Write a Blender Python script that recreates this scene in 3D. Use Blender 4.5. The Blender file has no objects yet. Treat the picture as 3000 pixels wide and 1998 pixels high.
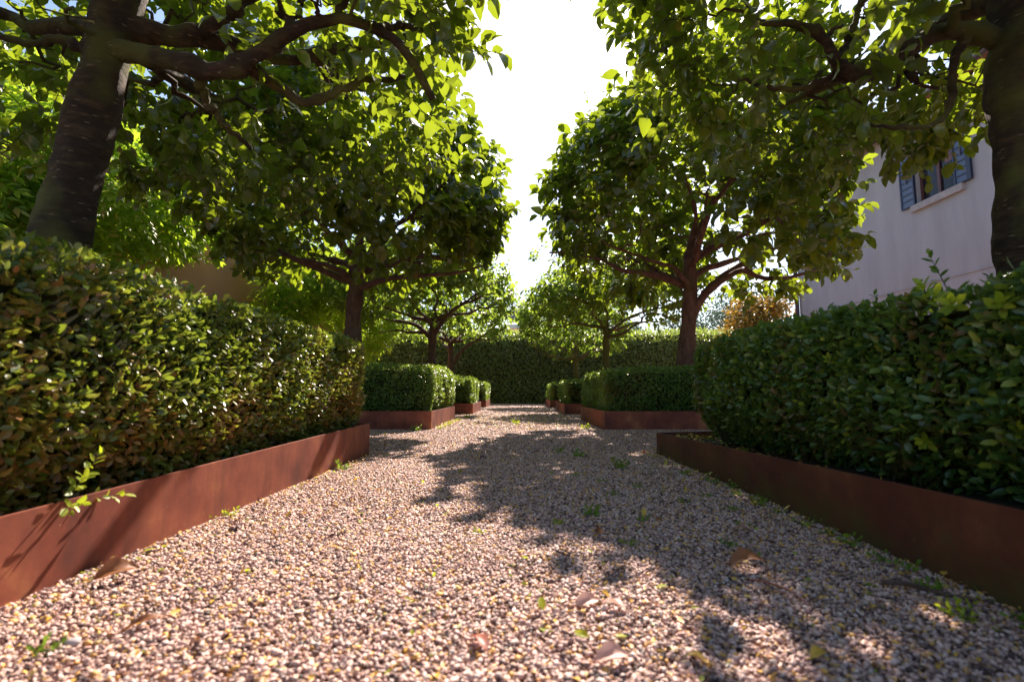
import bpy, math, random
import numpy as np
from mathutils import Vector, noise

R = math.radians
rng = np.random.default_rng(7)
random.seed(7)
scene = bpy.context.scene
col = scene.collection

# ------------------------------------------------------------------ camera
cam_d = bpy.data.cameras.new("camera")
cam = bpy.data.objects.new("camera", cam_d)
col.objects.link(cam)
cam.location = (0, 0, 0.40)
cam.rotation_euler = (R(90 + 5.82), 0, R(0.57))
cam_d.lens = 18.0
cam_d.sensor_width = 36.0
cam_d.clip_start = 0.02
cam_d.clip_end = 500
cam_d.dof.use_dof = True
cam_d.dof.focus_distance = 4.2
cam_d.dof.aperture_fstop = 3.6
scene.camera = cam

# ------------------------------------------------------------------ sky, sun, exposure
SUN_AZ = R(12.5)      # to the right of straight ahead
SUN_EL = R(41.5)
world = bpy.data.worlds.new("World")
scene.world = world
world.use_nodes = True
wn = world.node_tree
sky = wn.nodes.new("ShaderNodeTexSky")
sky.sky_type = 'NISHITA'
sky.sun_disc = False
sky.sun_elevation = SUN_EL
sky.sun_rotation = SUN_AZ
sky.air_density = 1.0
sky.dust_density = .9
sky.ozone_density = 1.0
wn.links.new(sky.outputs[0], wn.nodes["Background"].inputs[0])
wn.nodes["Background"].inputs[1].default_value = 0.082
sun_d = bpy.data.lights.new("sun", 'SUN')
sun_d.energy = 5.0
sun_d.angle = R(0.5)
sun_d.color = (1.0, 0.85, 0.74)
sun = bpy.data.objects.new("sun", sun_d)
col.objects.link(sun)
sd = Vector((math.sin(SUN_AZ) * math.cos(SUN_EL), math.cos(SUN_AZ) * math.cos(SUN_EL), math.sin(SUN_EL)))
sun.rotation_euler = sd.to_track_quat('Z', 'Y').to_euler()
sun.location = (4, 12, 12)
scene.view_settings.view_transform = 'Standard'
scene.view_settings.look = 'None'
scene.view_settings.gamma = 1.0
scene.view_settings.exposure = 1.52
scene.cycles.max_bounces = 8
scene.cycles.diffuse_bounces = 4
scene.cycles.glossy_bounces = 3
scene.cycles.caustics_reflective = False
scene.cycles.caustics_refractive = False

# ------------------------------------------------------------------ helpers
def tag(o, label=None, cat=None, group=None, kind=None):
    if label: o["label"] = label
    if cat: o["category"] = cat
    if group: o["group"] = group
    if kind: o["kind"] = kind
    return o

def empty(name, loc=(0, 0, 0), rz=0.0):
    o = bpy.data.objects.new(name, None)
    o.empty_display_size = 0.2
    col.objects.link(o)
    o.location = loc
    o.rotation_euler = (0, 0, rz)
    return o

class MB:
    """collects geometry chunks (numpy) and makes one mesh"""
    def __init__(self):
        self.v = []; self.n = 0
        self.loops = []; self.cnt = []; self.mi = []
    def add(self, verts, faces, mi=0):
        verts = np.asarray(verts, dtype=np.float64).reshape(-1, 3)
        by = {}
        for f in faces: by.setdefault(len(f), []).append(f)
        for k, fs in by.items():
            a = np.asarray(fs, dtype=np.int64) + self.n
            self.loops.append(a.ravel()); self.cnt.append(np.full(len(a), k)); self.mi.append(np.full(len(a), mi))
        self.v.append(verts); self.n += len(verts)
        return self
    def scatter(self, tv, tf, P, F, S, mi=0):
        """tv (n,3) template, tf faces, P (N,3), F (N,3,3) rows = axes x,y,z, S (N,) or (N,3)"""
        N = len(P)
        if N == 0: return self
        tv = np.asarray(tv, float)
        if np.ndim(S) == 1: S = np.repeat(np.asarray(S)[:, None], 3, 1)
        loc = tv[None, :, :] * S[:, None, :]
        w = np.einsum('nij,njk->nik', loc, F) + P[:, None, :]
        base = self.n + np.arange(N)[:, None] * len(tv)
        by = {}
        for f in tf: by.setdefault(len(f), []).append(f)
        for k, fs in by.items():
            a = np.asarray(fs, dtype=np.int64)
            allf = base[:, :, None] + a[None, :, :]
            self.loops.append(allf.ravel()); self.cnt.append(np.full(N * len(a), k)); self.mi.append(np.full(N * len(a), mi))
        self.v.append(w.reshape(-1, 3)); self.n += N * len(tv)
        return self
    def box(self, x0, x1, y0, y1, z0, z1, mi=0):
        v = [(x0,y0,z0),(x1,y0,z0),(x1,y1,z0),(x0,y1,z0),(x0,y0,z1),(x1,y0,z1),(x1,y1,z1),(x0,y1,z1)]
        return self.add(v, [(0,3,2,1),(4,5,6,7),(0,1,5,4),(1,2,6,5),(2,3,7,6),(3,0,4,7)], mi)
    def tube(self, pts, rad, sides=8, mi=0, cap=True, rough=0.0, seed=0.0):
        pts = np.asarray(pts, float); n = len(pts)
        rad = np.broadcast_to(np.asarray(rad, float), (n,))
        t = np.gradient(pts, axis=0); t /= np.linalg.norm(t, axis=1)[:, None] + 1e-9
        a = np.array([0, 0, 1.0]) if abs(t[0][2]) < .9 else np.array([1.0, 0, 0])
        u = np.cross(t[0], a); u /= np.linalg.norm(u)
        ang = np.arange(sides) * 2 * math.pi / sides
        V = np.zeros((n, sides, 3))
        for i in range(n):
            u = u - t[i] * np.dot(u, t[i]); u /= np.linalg.norm(u) + 1e-9
            w = np.cross(t[i], u)
            r = np.full(sides, rad[i])
            if rough > 0:
                for s in range(sides):
                    p = pts[i] + (math.cos(ang[s]) * u + math.sin(ang[s]) * w) * rad[i]
                    q = Vector((p[0] * 9 + seed, p[1] * 9, p[2] * 5))
                    r[s] *= 1 + rough * (noise.noise(q) + 0.5 * noise.noise(q * 2.7) + 0.35 * noise.noise(Vector((q.x * 5, q.y * 5, q.z * 9))))
            V[i] = pts[i] + (np.cos(ang)[:, None] * u + np.sin(ang)[:, None] * w) * r[:, None]
        F = []
        for i in range(n - 1):
            for s in range(sides):
                s2 = (s + 1) % sides
                F.append((i * sides + s, i * sides + s2, (i + 1) * sides + s2, (i + 1) * sides + s))
        if cap:
            F.append(tuple(range(sides))[::-1]); F.append(tuple((n - 1) * sides + s for s in range(sides)))
        return self.add(V.reshape(-1, 3), F, mi)
    def build(self, name, mats, parent=None, smooth=True, loc=None):
        me = bpy.data.meshes.new(name)
        v = np.concatenate(self.v).astype(np.float32)
        loops = np.concatenate(self.loops).astype(np.int32)
        cnt = np.concatenate(self.cnt).astype(np.int32)
        mi = np.concatenate(self.mi).astype(np.int32)
        if loc is not None: v = v - np.array(loc, dtype=np.float32)
        me.vertices.add(len(v)); me.vertices.foreach_set("co", v.ravel())
        me.loops.add(len(loops)); me.loops.foreach_set("vertex_index", loops)
        me.polygons.add(len(cnt))
        st = np.zeros(len(cnt), np.int32); st[1:] = np.cumsum(cnt)[:-1]
        me.polygons.foreach_set("loop_start", st)
        me.polygons.foreach_set("loop_total", cnt)
        if not isinstance(mats, (list, tuple)): mats = [mats]
        for m in mats: me.materials.append(m)
        me.polygons.foreach_set("material_index", mi)
        me.polygons.foreach_set("use_smooth", np.full(len(cnt), smooth))
        me.update(calc_edges=True)
        o = bpy.data.objects.new(name, me)
        col.objects.link(o)
        if parent is not None: o.parent = parent
        if loc is not None and parent is None: o.location = loc
        return o

def unit(a):
    return a / (np.linalg.norm(a, axis=-1, keepdims=True) + 1e-9)

def frames(X, Nrm):
    """rows: x = X, z ~ Nrm, y = z x x"""
    X = unit(X)
    Y = unit(np.cross(Nrm, X)); Z = np.cross(X, Y)
    return np.stack([X, Y, Z], axis=1)

def rnd_dirs(n):
    return unit(rng.normal(size=(n, 3)))

def wave_noise(P, s, seed):
    r = np.random.default_rng(seed)
    out = np.zeros(len(P))
    for k in range(7):
        d = r.normal(size=3); d /= np.linalg.norm(d)
        out += np.sin(P @ d * s * r.uniform(.6, 1.7) + r.uniform(0, 6.28))
    return out / 7 ** .5

# ------------------------------------------------------------------ materials
def new_mat(name):
    m = bpy.data.materials.new(name); m.use_nodes = True
    nt = m.node_tree
    return m, nt, nt.nodes, nt.links, nt.nodes["Principled BSDF"]

def ramp(nodes, stops, interp='LINEAR'):
    r = nodes.new("ShaderNodeValToRGB")
    r.color_ramp.interpolation = interp
    e = r.color_ramp.elements
    e[0].position, e[0].color = stops[0][0], (*stops[0][1], 1)
    e[1].position, e[1].color = stops[-1][0], (*stops[-1][1], 1)
    for p, c in stops[1:-1]:
        x = e.new(p); x.color = (*c, 1)
    return r

def leaf_mat(name, stops, trans, tmix=0.45, rough=0.42, spec=0.5, patch=None, patch_scale=2.0, patch_lo=.5, patch_hi=.62):
    """stops: per-leaf colour ramp by random island; patch = (stops) of browner leaves in patches"""
    m, nt, nd, lk, bs = new_mat(name)
    geo = nd.new("ShaderNodeNewGeometry")
    r = ramp(nd, stops); lk.new(geo.outputs["Random Per Island"], r.inputs[0])
    colour = r.outputs[0]
    tr = nd.new("ShaderNodeMixRGB"); tr.blend_type = 'MIX'; tr.inputs[0].default_value = 0.75
    tr.inputs[2].default_value = (*trans, 1)
    if patch:
        r2 = ramp(nd, patch)
        mul = nd.new("ShaderNodeMath"); mul.operation = 'MULTIPLY'; mul.inputs[1].default_value = 7.31
        fr = nd.new("ShaderNodeMath"); fr.operation = 'FRACT'
        lk.new(geo.outputs["Random Per Island"], mul.inputs[0]); lk.new(mul.outputs[0], fr.inputs[0])
        lk.new(fr.outputs[0], r2.inputs[0])
        tc = nd.new("ShaderNodeTexCoord")
        nz = nd.new("ShaderNodeTexNoise"); nz.inputs["Scale"].default_value = patch_scale; nz.inputs["Detail"].default_value = 3
        lk.new(tc.outputs["Object"], nz.inputs["Vector"])
        m2 = nd.new("ShaderNodeMath"); m2.operation = 'MULTIPLY'; m2.inputs[1].default_value = 13.7
        f2 = nd.new("ShaderNodeMath"); f2.operation = 'FRACT'
        lk.new(geo.outputs["Random Per Island"], m2.inputs[0]); lk.new(m2.outputs[0], f2.inputs[0])
        sc = nd.new("ShaderNodeMath"); sc.operation = 'MULTIPLY_ADD'; sc.inputs[1].default_value = 0.30; 
        lk.new(f2.outputs[0], sc.inputs[0]); lk.new(nz.outputs[0], sc.inputs[2])
        mr = nd.new("ShaderNodeMapRange"); mr.inputs[1].default_value = patch_lo + .15; mr.inputs[2].default_value = patch_hi + .15
        lk.new(sc.outputs[0], mr.inputs[0])
        mx = nd.new("ShaderNodeMixRGB"); lk.new(mr.outputs[0], mx.inputs[0]); lk.new(colour, mx.inputs[1]); lk.new(r2.outputs[0], mx.inputs[2])
        colour = mx.outputs[0]
    lk.new(colour, bs.inputs["Base Color"])
    lk.new(colour, tr.inputs[1])
    bs.inputs["Roughness"].default_value = rough
    bs.inputs["Specular IOR Level"].default_value = spec
    tl = nd.new("ShaderNodeBsdfTranslucent"); lk.new(tr.outputs[0], tl.inputs[0])
    mix = nd.new("ShaderNodeMixShader"); mix.inputs[0].default_value = tmix
    lk.new(bs.outputs[0], mix.inputs[1]); lk.new(tl.outputs[0], mix.inputs[2])
    lk.new(mix.outputs[0], nd["Material Output"].inputs[0])
    return m

M = {}
M['tree_leaf'] = leaf_mat("tree_leaf", [(0, (.018, .030, .018)), (.4, (.034, .058, .022)), (.85, (.066, .102, .030)), (.97, (.12, .15, .035)), (1, (.21, .11, .05))], (.50, .66, .02), .37, .24, .75)
M['tree_leaf_far'] = leaf_mat("tree_leaf_far", [(0, (.028, .058, .016)), (.5, (.05, .095, .022)), (1, (.11, .16, .035))], (.52, .72, .06), .46, .36, .5)
M['hedge_left'] = leaf_mat("hedge_left_leaf", [(0, (.030, .065, .012)), (.5, (.085, .145, .018)), (.90, (.24, .28, .03)), (1, (.25, .24, .05))], (.40, .52, .04), .30, .33, .55,
                           patch=[(0, (.10, .045, .018)), (.35, (.38, .15, .04)), (.7, (.24, .19, .03)), (1, (.55, .32, .14))], patch_scale=2.4, patch_lo=.48, patch_hi=.62)
M['hedge_right'] = leaf_mat("hedge_right_leaf", [(0, (.022, .060, .016)), (.5, (.055, .120, .024)), (.85, (.12, .21, .045)), (1, (.30, .36, .04))], (.40, .58, .04), .34, .32, .55,
                            patch=[(0, (.05, .05, .018)), (.6, (.15, .09, .035)), (1, (.26, .14, .06))], patch_scale=3.0, patch_lo=.60, patch_hi=.68)
M['box_leaf'] = leaf_mat("box_hedge_leaf", [(0, (.045, .095, .022)), (.6, (.095, .18, .036)), (1, (.19, .28, .05))], (.42, .60, .05), .34, .34, .5,
                         patch=[(0, (.09, .06, .02)), (1, (.20, .11, .04))], patch_scale=3.4, patch_lo=.62, patch_hi=.70)
M['back_leaf'] = leaf_mat("back_hedge_leaf", [(0, (.06, .10, .035)), (.4, (.14, .20, .06)), (.85, (.26, .33, .09)), (1, (.42, .34, .26))], (.50, .66, .06), .40, .36, .55)
M['vine_leaf'] = leaf_mat("vine_leaf", [(0, (.05, .13, .018)), (.6, (.11, .24, .025)), (.95, (.28, .42, .04)), (.97, (.5, .32, .10)), (1, (.62, .30, .14))], (.62, .85, .04), .52, .36, .5)
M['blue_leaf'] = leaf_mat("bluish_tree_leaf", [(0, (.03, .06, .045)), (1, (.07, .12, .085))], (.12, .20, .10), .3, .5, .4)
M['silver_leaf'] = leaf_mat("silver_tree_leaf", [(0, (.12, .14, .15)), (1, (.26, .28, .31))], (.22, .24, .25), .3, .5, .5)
M['autumn_leaf'] = leaf_mat("autumn_leaf", [(0, (.05, .09, .02)), (.55, (.11, .16, .02)), (.75, (.24, .16, .02)), (.9, (.30, .08, .02)), (1, (.34, .18, .05))], (.50, .27, .03), .34, .45, .4)
M['yellow_leaf'] = leaf_mat("young_leaf", [(0, (.16, .26, .02)), (1, (.36, .42, .03))], (.60, .72, .03), .40, .4, .4)
M['weed'] = leaf_mat("weed_leaf", [(0, (.04, .11, .015)), (1, (.16, .28, .03))], (.40, .62, .05), .35, .45, .4)
M['red_tip'] = leaf_mat("red_young_leaf", [(0, (.25, .08, .04)), (1, (.42, .14, .08))], (.75, .22, .12), .4, .4, .4)

def dead_mat(name, c0, c1):
    return leaf_mat(name, [(0, c0), (1, c1)], tuple(min(1, x * 1.8) for x in c1), .2, .5, .4)
M['dead_brown'] = dead_mat("dead_leaf_brown", (.20, .08, .03), (.26, .11, .04))
M['dead_dark'] = dead_mat("dead_leaf_dark", (.07, .03, .028), (.10, .04, .035))
M['dead_pink'] = dead_mat("dead_leaf_pink", (.50, .30, .24), (.58, .36, .30))
M['dead_red'] = dead_mat("dead_leaf_red", (.30, .09, .06), (.36, .12, .08))
M['dead_yellow'] = dead_mat("dead_leaf_yellow", (.55, .32, .04), (.65, .42, .07))

def bark_mat(name, c0, c1, c2, moss=0.0, scale=14.0, vstretch=.35, bump=.6):
    m, nt, nd, lk, bs = new_mat(name)
    tc = nd.new("ShaderNodeTexCoord")
    mp = nd.new("ShaderNodeMapping"); mp.inputs["Scale"].default_value = (1, 1, vstretch)
    lk.new(tc.outputs["Object"], mp.inputs[0])
    n1 = nd.new("ShaderNodeTexNoise"); n1.inputs["Scale"].default_value = scale; n1.inputs["Detail"].default_value = 8; n1.inputs["Roughness"].default_value = .7
    lk.new(mp.outputs[0], n1.inputs[0])
    r = ramp(nd, [(.30, c0), (.52, c1), (.72, c2)]); lk.new(n1.outputs[0], r.inputs[0])
    colour = r.outputs[0]
    if moss > 0:
        n2 = nd.new("ShaderNodeTexNoise"); n2.inputs["Scale"].default_value = 3.0; n2.inputs["Detail"].default_value = 6
        lk.new(tc.outputs["Object"], n2.inputs[0])
        mr = nd.new("ShaderNodeMapRange"); mr.inputs[1].default_value = .62 - moss * .25; mr.inputs[2].default_value = .75 - moss * .25
        lk.new(n2.outputs[0], mr.inputs[0])
        mx = nd.new("ShaderNodeMixRGB"); mx.inputs[2].default_value = (.10, .10, .018, 1)
        lk.new(mr.outputs[0], mx.inputs[0]); lk.new(colour, mx.inputs[1]); colour = mx.outputs[0]
    # pale lenticels (short dashes round the trunk)
    mp2 = nd.new("ShaderNodeMapping"); mp2.inputs["Scale"].default_value = (11, 11, 52)
    lk.new(tc.outputs["Object"], mp2.inputs[0])
    v = nd.new("ShaderNodeTexVoronoi"); v.inputs["Scale"].default_value = 1.0
    lk.new(mp2.outputs[0], v.inputs[0])
    mr2 = nd.new("ShaderNodeMapRange"); mr2.inputs[1].default_value = .16; mr2.inputs[2].default_value = .10
    lk.new(v.outputs["Distance"], mr2.inputs[0])
    mx2 = nd.new("ShaderNodeMixRGB"); mx2.inputs[2].default_value = (.22, .16, .105, 1)
    lk.new(mr2.outputs[0], mx2.inputs[0]); lk.new(colour, mx2.inputs[1])
    lk.new(mx2.outputs[0], bs.inputs["Base Color"])
    bs.inputs["Roughness"].default_value = .85
    b = nd.new("ShaderNodeBump"); b.inputs["Strength"].default_value = bump; b.inputs["Distance"].default_value = .04
    lk.new(n1.outputs[0], b.inputs["Height"]); lk.new(b.outputs[0], bs.inputs["Normal"])
    return m
M['bark_mossy'] = bark_mat("bark_mossy", (.014, .007, .004), (.045, .024, .012), (.12, .072, .034), moss=.55, bump=1.0, scale=9, vstretch=3.2)
M['bark_red'] = bark_mat("bark_reddish", (.05, .02, .014), (.14, .065, .045), (.22, .12, .085), moss=.1)
M['bark'] = bark_mat("bark_brown", (.035, .018, .013), (.10, .055, .04), (.17, .10, .075), moss=.1)
M['bark_light'] = bark_mat("bark_olive", (.08, .055, .025), (.16, .11, .05), (.24, .17, .09), moss=.9)
M['twig'] = bark_mat("twig_bark", (.04, .022, .018), (.09, .05, .04), (.14, .08, .06), scale=30)

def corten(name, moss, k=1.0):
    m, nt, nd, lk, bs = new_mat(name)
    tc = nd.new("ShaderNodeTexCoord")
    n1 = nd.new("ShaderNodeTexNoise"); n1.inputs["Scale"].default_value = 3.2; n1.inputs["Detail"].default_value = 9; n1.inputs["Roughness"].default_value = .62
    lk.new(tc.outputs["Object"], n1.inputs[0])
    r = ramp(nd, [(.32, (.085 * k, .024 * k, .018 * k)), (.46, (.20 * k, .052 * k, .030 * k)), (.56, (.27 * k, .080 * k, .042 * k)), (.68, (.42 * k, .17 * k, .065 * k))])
    lk.new(n1.outputs[0], r.inputs[0])
    mp = nd.new("ShaderNodeMapping"); mp.inputs["Scale"].default_value = (26, 26, 2.2)
    lk.new(tc.outputs["Object"], mp.inputs[0])
    n2 = nd.new("ShaderNodeTexNoise"); n2.inputs["Scale"].default_value = 1.0; n2.inputs["Detail"].default_value = 5
    lk.new(mp.outputs[0], n2.inputs[0])
    mr = nd.new("ShaderNodeMapRange"); mr.inputs[1].default_value = .45; mr.inputs[2].default_value = .75; mr.inputs[4].default_value = .45
    lk.new(n2.outputs[0], mr.inputs[0])
    mx = nd.new("ShaderNodeMixRGB"); mx.inputs[2].default_value = (.085, .032, .022, 1)
    lk.new(mr.outputs[0], mx.inputs[0]); lk.new(r.outputs[0], mx.inputs[1])
    # small pale spots
    n3 = nd.new("ShaderNodeTexNoise"); n3.inputs["Scale"].default_value = 85; n3.inputs["Detail"].default_value = 2
    lk.new(tc.outputs["Object"], n3.inputs[0])
    mr3 = nd.new("ShaderNodeMapRange"); mr3.inputs[1].default_value = .72; mr3.inputs[2].default_value = .78; mr3.inputs[4].default_value = .6
    lk.new(n3.outputs[0], mr3.inputs[0])
    mx3 = nd.new("ShaderNodeMixRGB"); mx3.inputs[2].default_value = (.42, .20, .09, 1)
    lk.new(mr3.outputs[0], mx3.inputs[0]); lk.new(mx.outputs[0], mx3.inputs[1])
    colour = mx3.outputs[0]
    if moss > 0:
        sp = nd.new("ShaderNodeSeparateXYZ"); lk.new(tc.outputs["Object"], sp.inputs[0])
        n4 = nd.new("ShaderNodeTexNoise"); n4.inputs["Scale"].default_value = 9; n4.inputs["Detail"].default_value = 7
        lk.new(tc.outputs["Object"], n4.inputs[0])
        a = nd.new("ShaderNodeMath"); a.operation = 'MULTIPLY_ADD'; a.inputs[1].default_value = -3.2
        lk.new(sp.outputs[2], a.inputs[0]); lk.new(n4.outputs[0], a.inputs[2])
        m4 = nd.new("ShaderNodeMapRange"); m4.inputs[1].default_value = .15; m4.inputs[2].default_value = .5; m4.inputs[4].default_value = moss
        lk.new(a.outputs[0], m4.inputs[0])
        mx4 = nd.new("ShaderNodeMixRGB"); mx4.inputs[2].default_value = (.085, .065, .018, 1)
        lk.new(m4.outputs[0], mx4.inputs[0]); lk.new(colour, mx4.inputs[1]); colour = mx4.outputs[0]
    lk.new(colour, bs.inputs["Base Color"])
    bs.inputs["Roughness"].default_value = .62
    bs.inputs["Specular IOR Level"].default_value = .35
    b = nd.new("ShaderNodeBump"); b.inputs["Strength"].default_value = .25; b.inputs["Distance"].default_value = .004
    lk.new(n1.outputs[0], b.inputs["Height"]); lk.new(b.outputs[0], bs.inputs["Normal"])
    return m
M['corten'] = corten("corten_steel", 0.0)
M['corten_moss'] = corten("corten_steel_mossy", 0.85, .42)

PEB = [(0, (.055, .033, .030)), (.12, (.19, .11, .09)), (.27, (.41, .25, .20)), (.46, (.62, .395, .325)), (.68, (.71, .475, .41)),
       (.80, (.74, .55, .47)), (.85, (.56, .29, .12)), (.93, (.76, .43, .08)), (.96, (.34, .25, .22)), (1, (.76, .64, .57))]
def gravel_ground():
    m, nt, nd, lk, bs = new_mat("gravel_ground")
    tc = nd.new("ShaderNodeTexCoord")
    v = nd.new("ShaderNodeTexVoronoi"); v.inputs["Scale"].default_value = 100
    lk.new(tc.outputs["Object"], v.inputs[0])
    sp = nd.new("ShaderNodeSeparateColor"); lk.new(v.outputs["Color"], sp.inputs[0])
    r = ramp(nd, PEB); lk.new(sp.outputs[0], r.inputs[0])
    mr = nd.new("ShaderNodeMapRange"); mr.inputs[1].default_value = .35; mr.inputs[2].default_value = .75; mr.inputs[3].default_value = 1; mr.inputs[4].default_value = .35
    lk.new(v.outputs["Distance"], mr.inputs[0])
    mx = nd.new("ShaderNodeMixRGB"); mx.blend_type = 'MULTIPLY'; mx.inputs[0].default_value = 1
    lk.new(r.outputs[0], mx.inputs[1]); lk.new(mr.outputs[0], mx.inputs[2])
    lk.new(mx.outputs[0], bs.inputs["Base Color"])
    bs.inputs["Roughness"].default_value = .8
    inv = nd.new("ShaderNodeMath"); inv.operation = 'SUBTRACT'; inv.inputs[0].default_value = 1
    lk.new(v.outputs["Distance"], inv.inputs[1])
    b = nd.new("ShaderNodeBump"); b.inputs["Strength"].default_value = 1; b.inputs["Distance"].default_value = .010
    lk.new(inv.outputs[0], b.inputs["Height"]); lk.new(b.outputs[0], bs.inputs["Normal"])
    return m
M['ground'] = gravel_ground()
def pebble_mat():
    m, nt, nd, lk, bs = new_mat("pebble_stone")
    geo = nd.new("ShaderNodeNewGeometry")
    r = ramp(nd, PEB); lk.new(geo.outputs["Random Per Island"], r.inputs[0])
    tc = nd.new("ShaderNodeTexCoord")
    n = nd.new("ShaderNodeTexNoise"); n.inputs["Scale"].default_value = 220; n.inputs["Detail"].default_value = 3
    lk.new(tc.outputs["Object"], n.inputs[0])
    mr = nd.new("ShaderNodeMapRange"); mr.inputs[1].default_value = .3; mr.inputs[2].default_value = .7; mr.inputs[3].default_value = .72; mr.inputs[4].default_value = 1.12
    lk.new(n.outputs[0], mr.inputs[0])
    mx = nd.new("ShaderNodeMixRGB"); mx.blend_type = 'MULTIPLY'; mx.inputs[0].default_value = 1
    lk.new(r.outputs[0], mx.inputs[1]); lk.new(mr.outputs[0], mx.inputs[2])
    lk.new(mx.outputs[0], bs.inputs["Base Color"])
    bs.inputs["Roughness"].default_value = .6
    return m
M['pebble'] = pebble_mat()

def plain(name, c, rough=.6, spec=.5, nscale=None, amt=.25, metal=0, stretch=(1, 1, 1), bump=0.0):
    m, nt, nd, lk, bs = new_mat(name)
    bs.inputs["Roughness"].default_value = rough
    bs.inputs["Specular IOR Level"].default_value = spec
    bs.inputs["Metallic"].default_value = metal
    if nscale:
        tc = nd.new("ShaderNodeTexCoord")
        mp = nd.new("ShaderNodeMapping"); mp.inputs["Scale"].default_value = stretch
        lk.new(tc.outputs["Object"], mp.inputs[0])
        n = nd.new("ShaderNodeTexNoise"); n.inputs["Scale"].default_value = nscale; n.inputs["Detail"].default_value = 8; n.inputs["Roughness"].default_value = .6
        lk.new(mp.outputs[0], n.inputs[0])
        r = ramp(nd, [(.3, tuple(x * (1 - amt) for x in c)), (.7, tuple(min(1, x * (1 + amt * .6)) for x in c))])
        lk.new(n.outputs[0], r.inputs[0]); lk.new(r.outputs[0], bs.inputs["Base Color"])
        if bump:
            b = nd.new("ShaderNodeBump"); b.inputs["Strength"].default_value = bump; b.inputs["Distance"].default_value = .01
            lk.new(n.outputs[0], b.inputs["Height"]); lk.new(b.outputs[0], bs.inputs["Normal"])
    else:
        bs.inputs["Base Color"].default_value = (*c, 1)
    return m
M['soil'] = plain("soil", (.035, .024, .016), .95, .2, 18, .5, bump=.8)
M['core'] = plain("hedge_inner_twigs", (.030, .032, .014), .95, .1, 20, .5)
M['core_pale'] = plain("back_hedge_inner_twigs", (.085, .085, .04), .95, .1, 14, .5)
M['grey_plaster'] = plain("grey_plaster", (.42, .385, .405), .9, .2, 1.6, .13, stretch=(1.6, 1.6, .35), bump=.15)
M['pink_plaster'] = plain("terracotta_plaster", (.46, .26, .19), .9, .2, 1.4, .14, bump=.1)
M['stone'] = plain("pale_stone", (.40, .345, .345), .8, .3, 6, .2)
M['shutter_frame'] = plain("dark_blue_shutter_frame", (.020, .028, .065), .5, .4)
M['shutter_panel'] = plain("blue_grey_shutter_board", (.06, .085, .17), .45, .5, 6, .15, stretch=(1, 1, .3))
M['window_frame'] = plain("red_brown_window_frame", (.10, .035, .035), .5, .4)
M['dark_room'] = plain("dark_room", (.015, .012, .015), .8, .2)
M['curtain'] = plain("dark_red_curtain", (.13, .045, .05), .9, .1, 5, .4, stretch=(1, 8, .2))
M['pipe'] = plain("downpipe_paint", (.07, .055, .085), .4, .5)
M['tile'] = plain("roof_tile", (.36, .17, .11), .85, .2, 12, .35, bump=.5)
M['canvas'] = plain("white_canvas", (.80, .80, .78), .8, .2, 8, .05)
M['wood'] = plain("parasol_wood", (.22, .13, .07), .6, .3, 12, .3, stretch=(1, 1, .2))
def glass_mat():
    m, nt, nd, lk, bs = new_mat("window_glass")
    bs.inputs["Base Color"].default_value = (.02, .02, .03, 1); bs.inputs["Roughness"].default_value = .06
    tr = nd.new("ShaderNodeBsdfTransparent"); mix = nd.new("ShaderNodeMixShader"); mix.inputs[0].default_value = .45
    lk.new(bs.outputs[0], mix.inputs[2]); lk.new(tr.outputs[0], mix.inputs[1]); lk.new(mix.outputs[0], nd["Material Output"].inputs[0])
    return m
M['glass'] = glass_mat()

# ------------------------------------------------------------------ leaf templates (x = along the leaf, length 1)
def leaf_tpl(width=.6, curl=.18, fold=.14):
    s = [0, .22, .55, .85, 1.0]; w = [0, .78, 1.0, .55, 0]
    V, F = [], []
    for i, x in enumerate(s):
        zc = curl * (.25 - (x - .5) ** 2) * 1.2 - curl * x * x * .8
        V.append((x, 0, zc))
    L, Rr = {}, {}
    for i in (1, 2, 3):
        h = width * .5 * w[i]
        zc = V[i][2]
        L[i] = len(V); V.append((s[i], h, zc + fold * h * 1.6))
        Rr[i] = len(V); V.append((s[i], -h, zc + fold * h * 1.6))
    F += [(0, 1, L[1]), (1, 2, L[2], L[1]), (2, 3, L[3], L[2]), (3, 4, L[3])]
    F += [(0, Rr[1], 1), (1, Rr[1], Rr[2], 2), (2, Rr[2], Rr[3], 3), (3, Rr[3], 4)]
    return np.array(V, float), F
LEAF_BIG = leaf_tpl(.62, .26, .16)
LEAF_LONG = leaf_tpl(.34, .30, .14)
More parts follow.
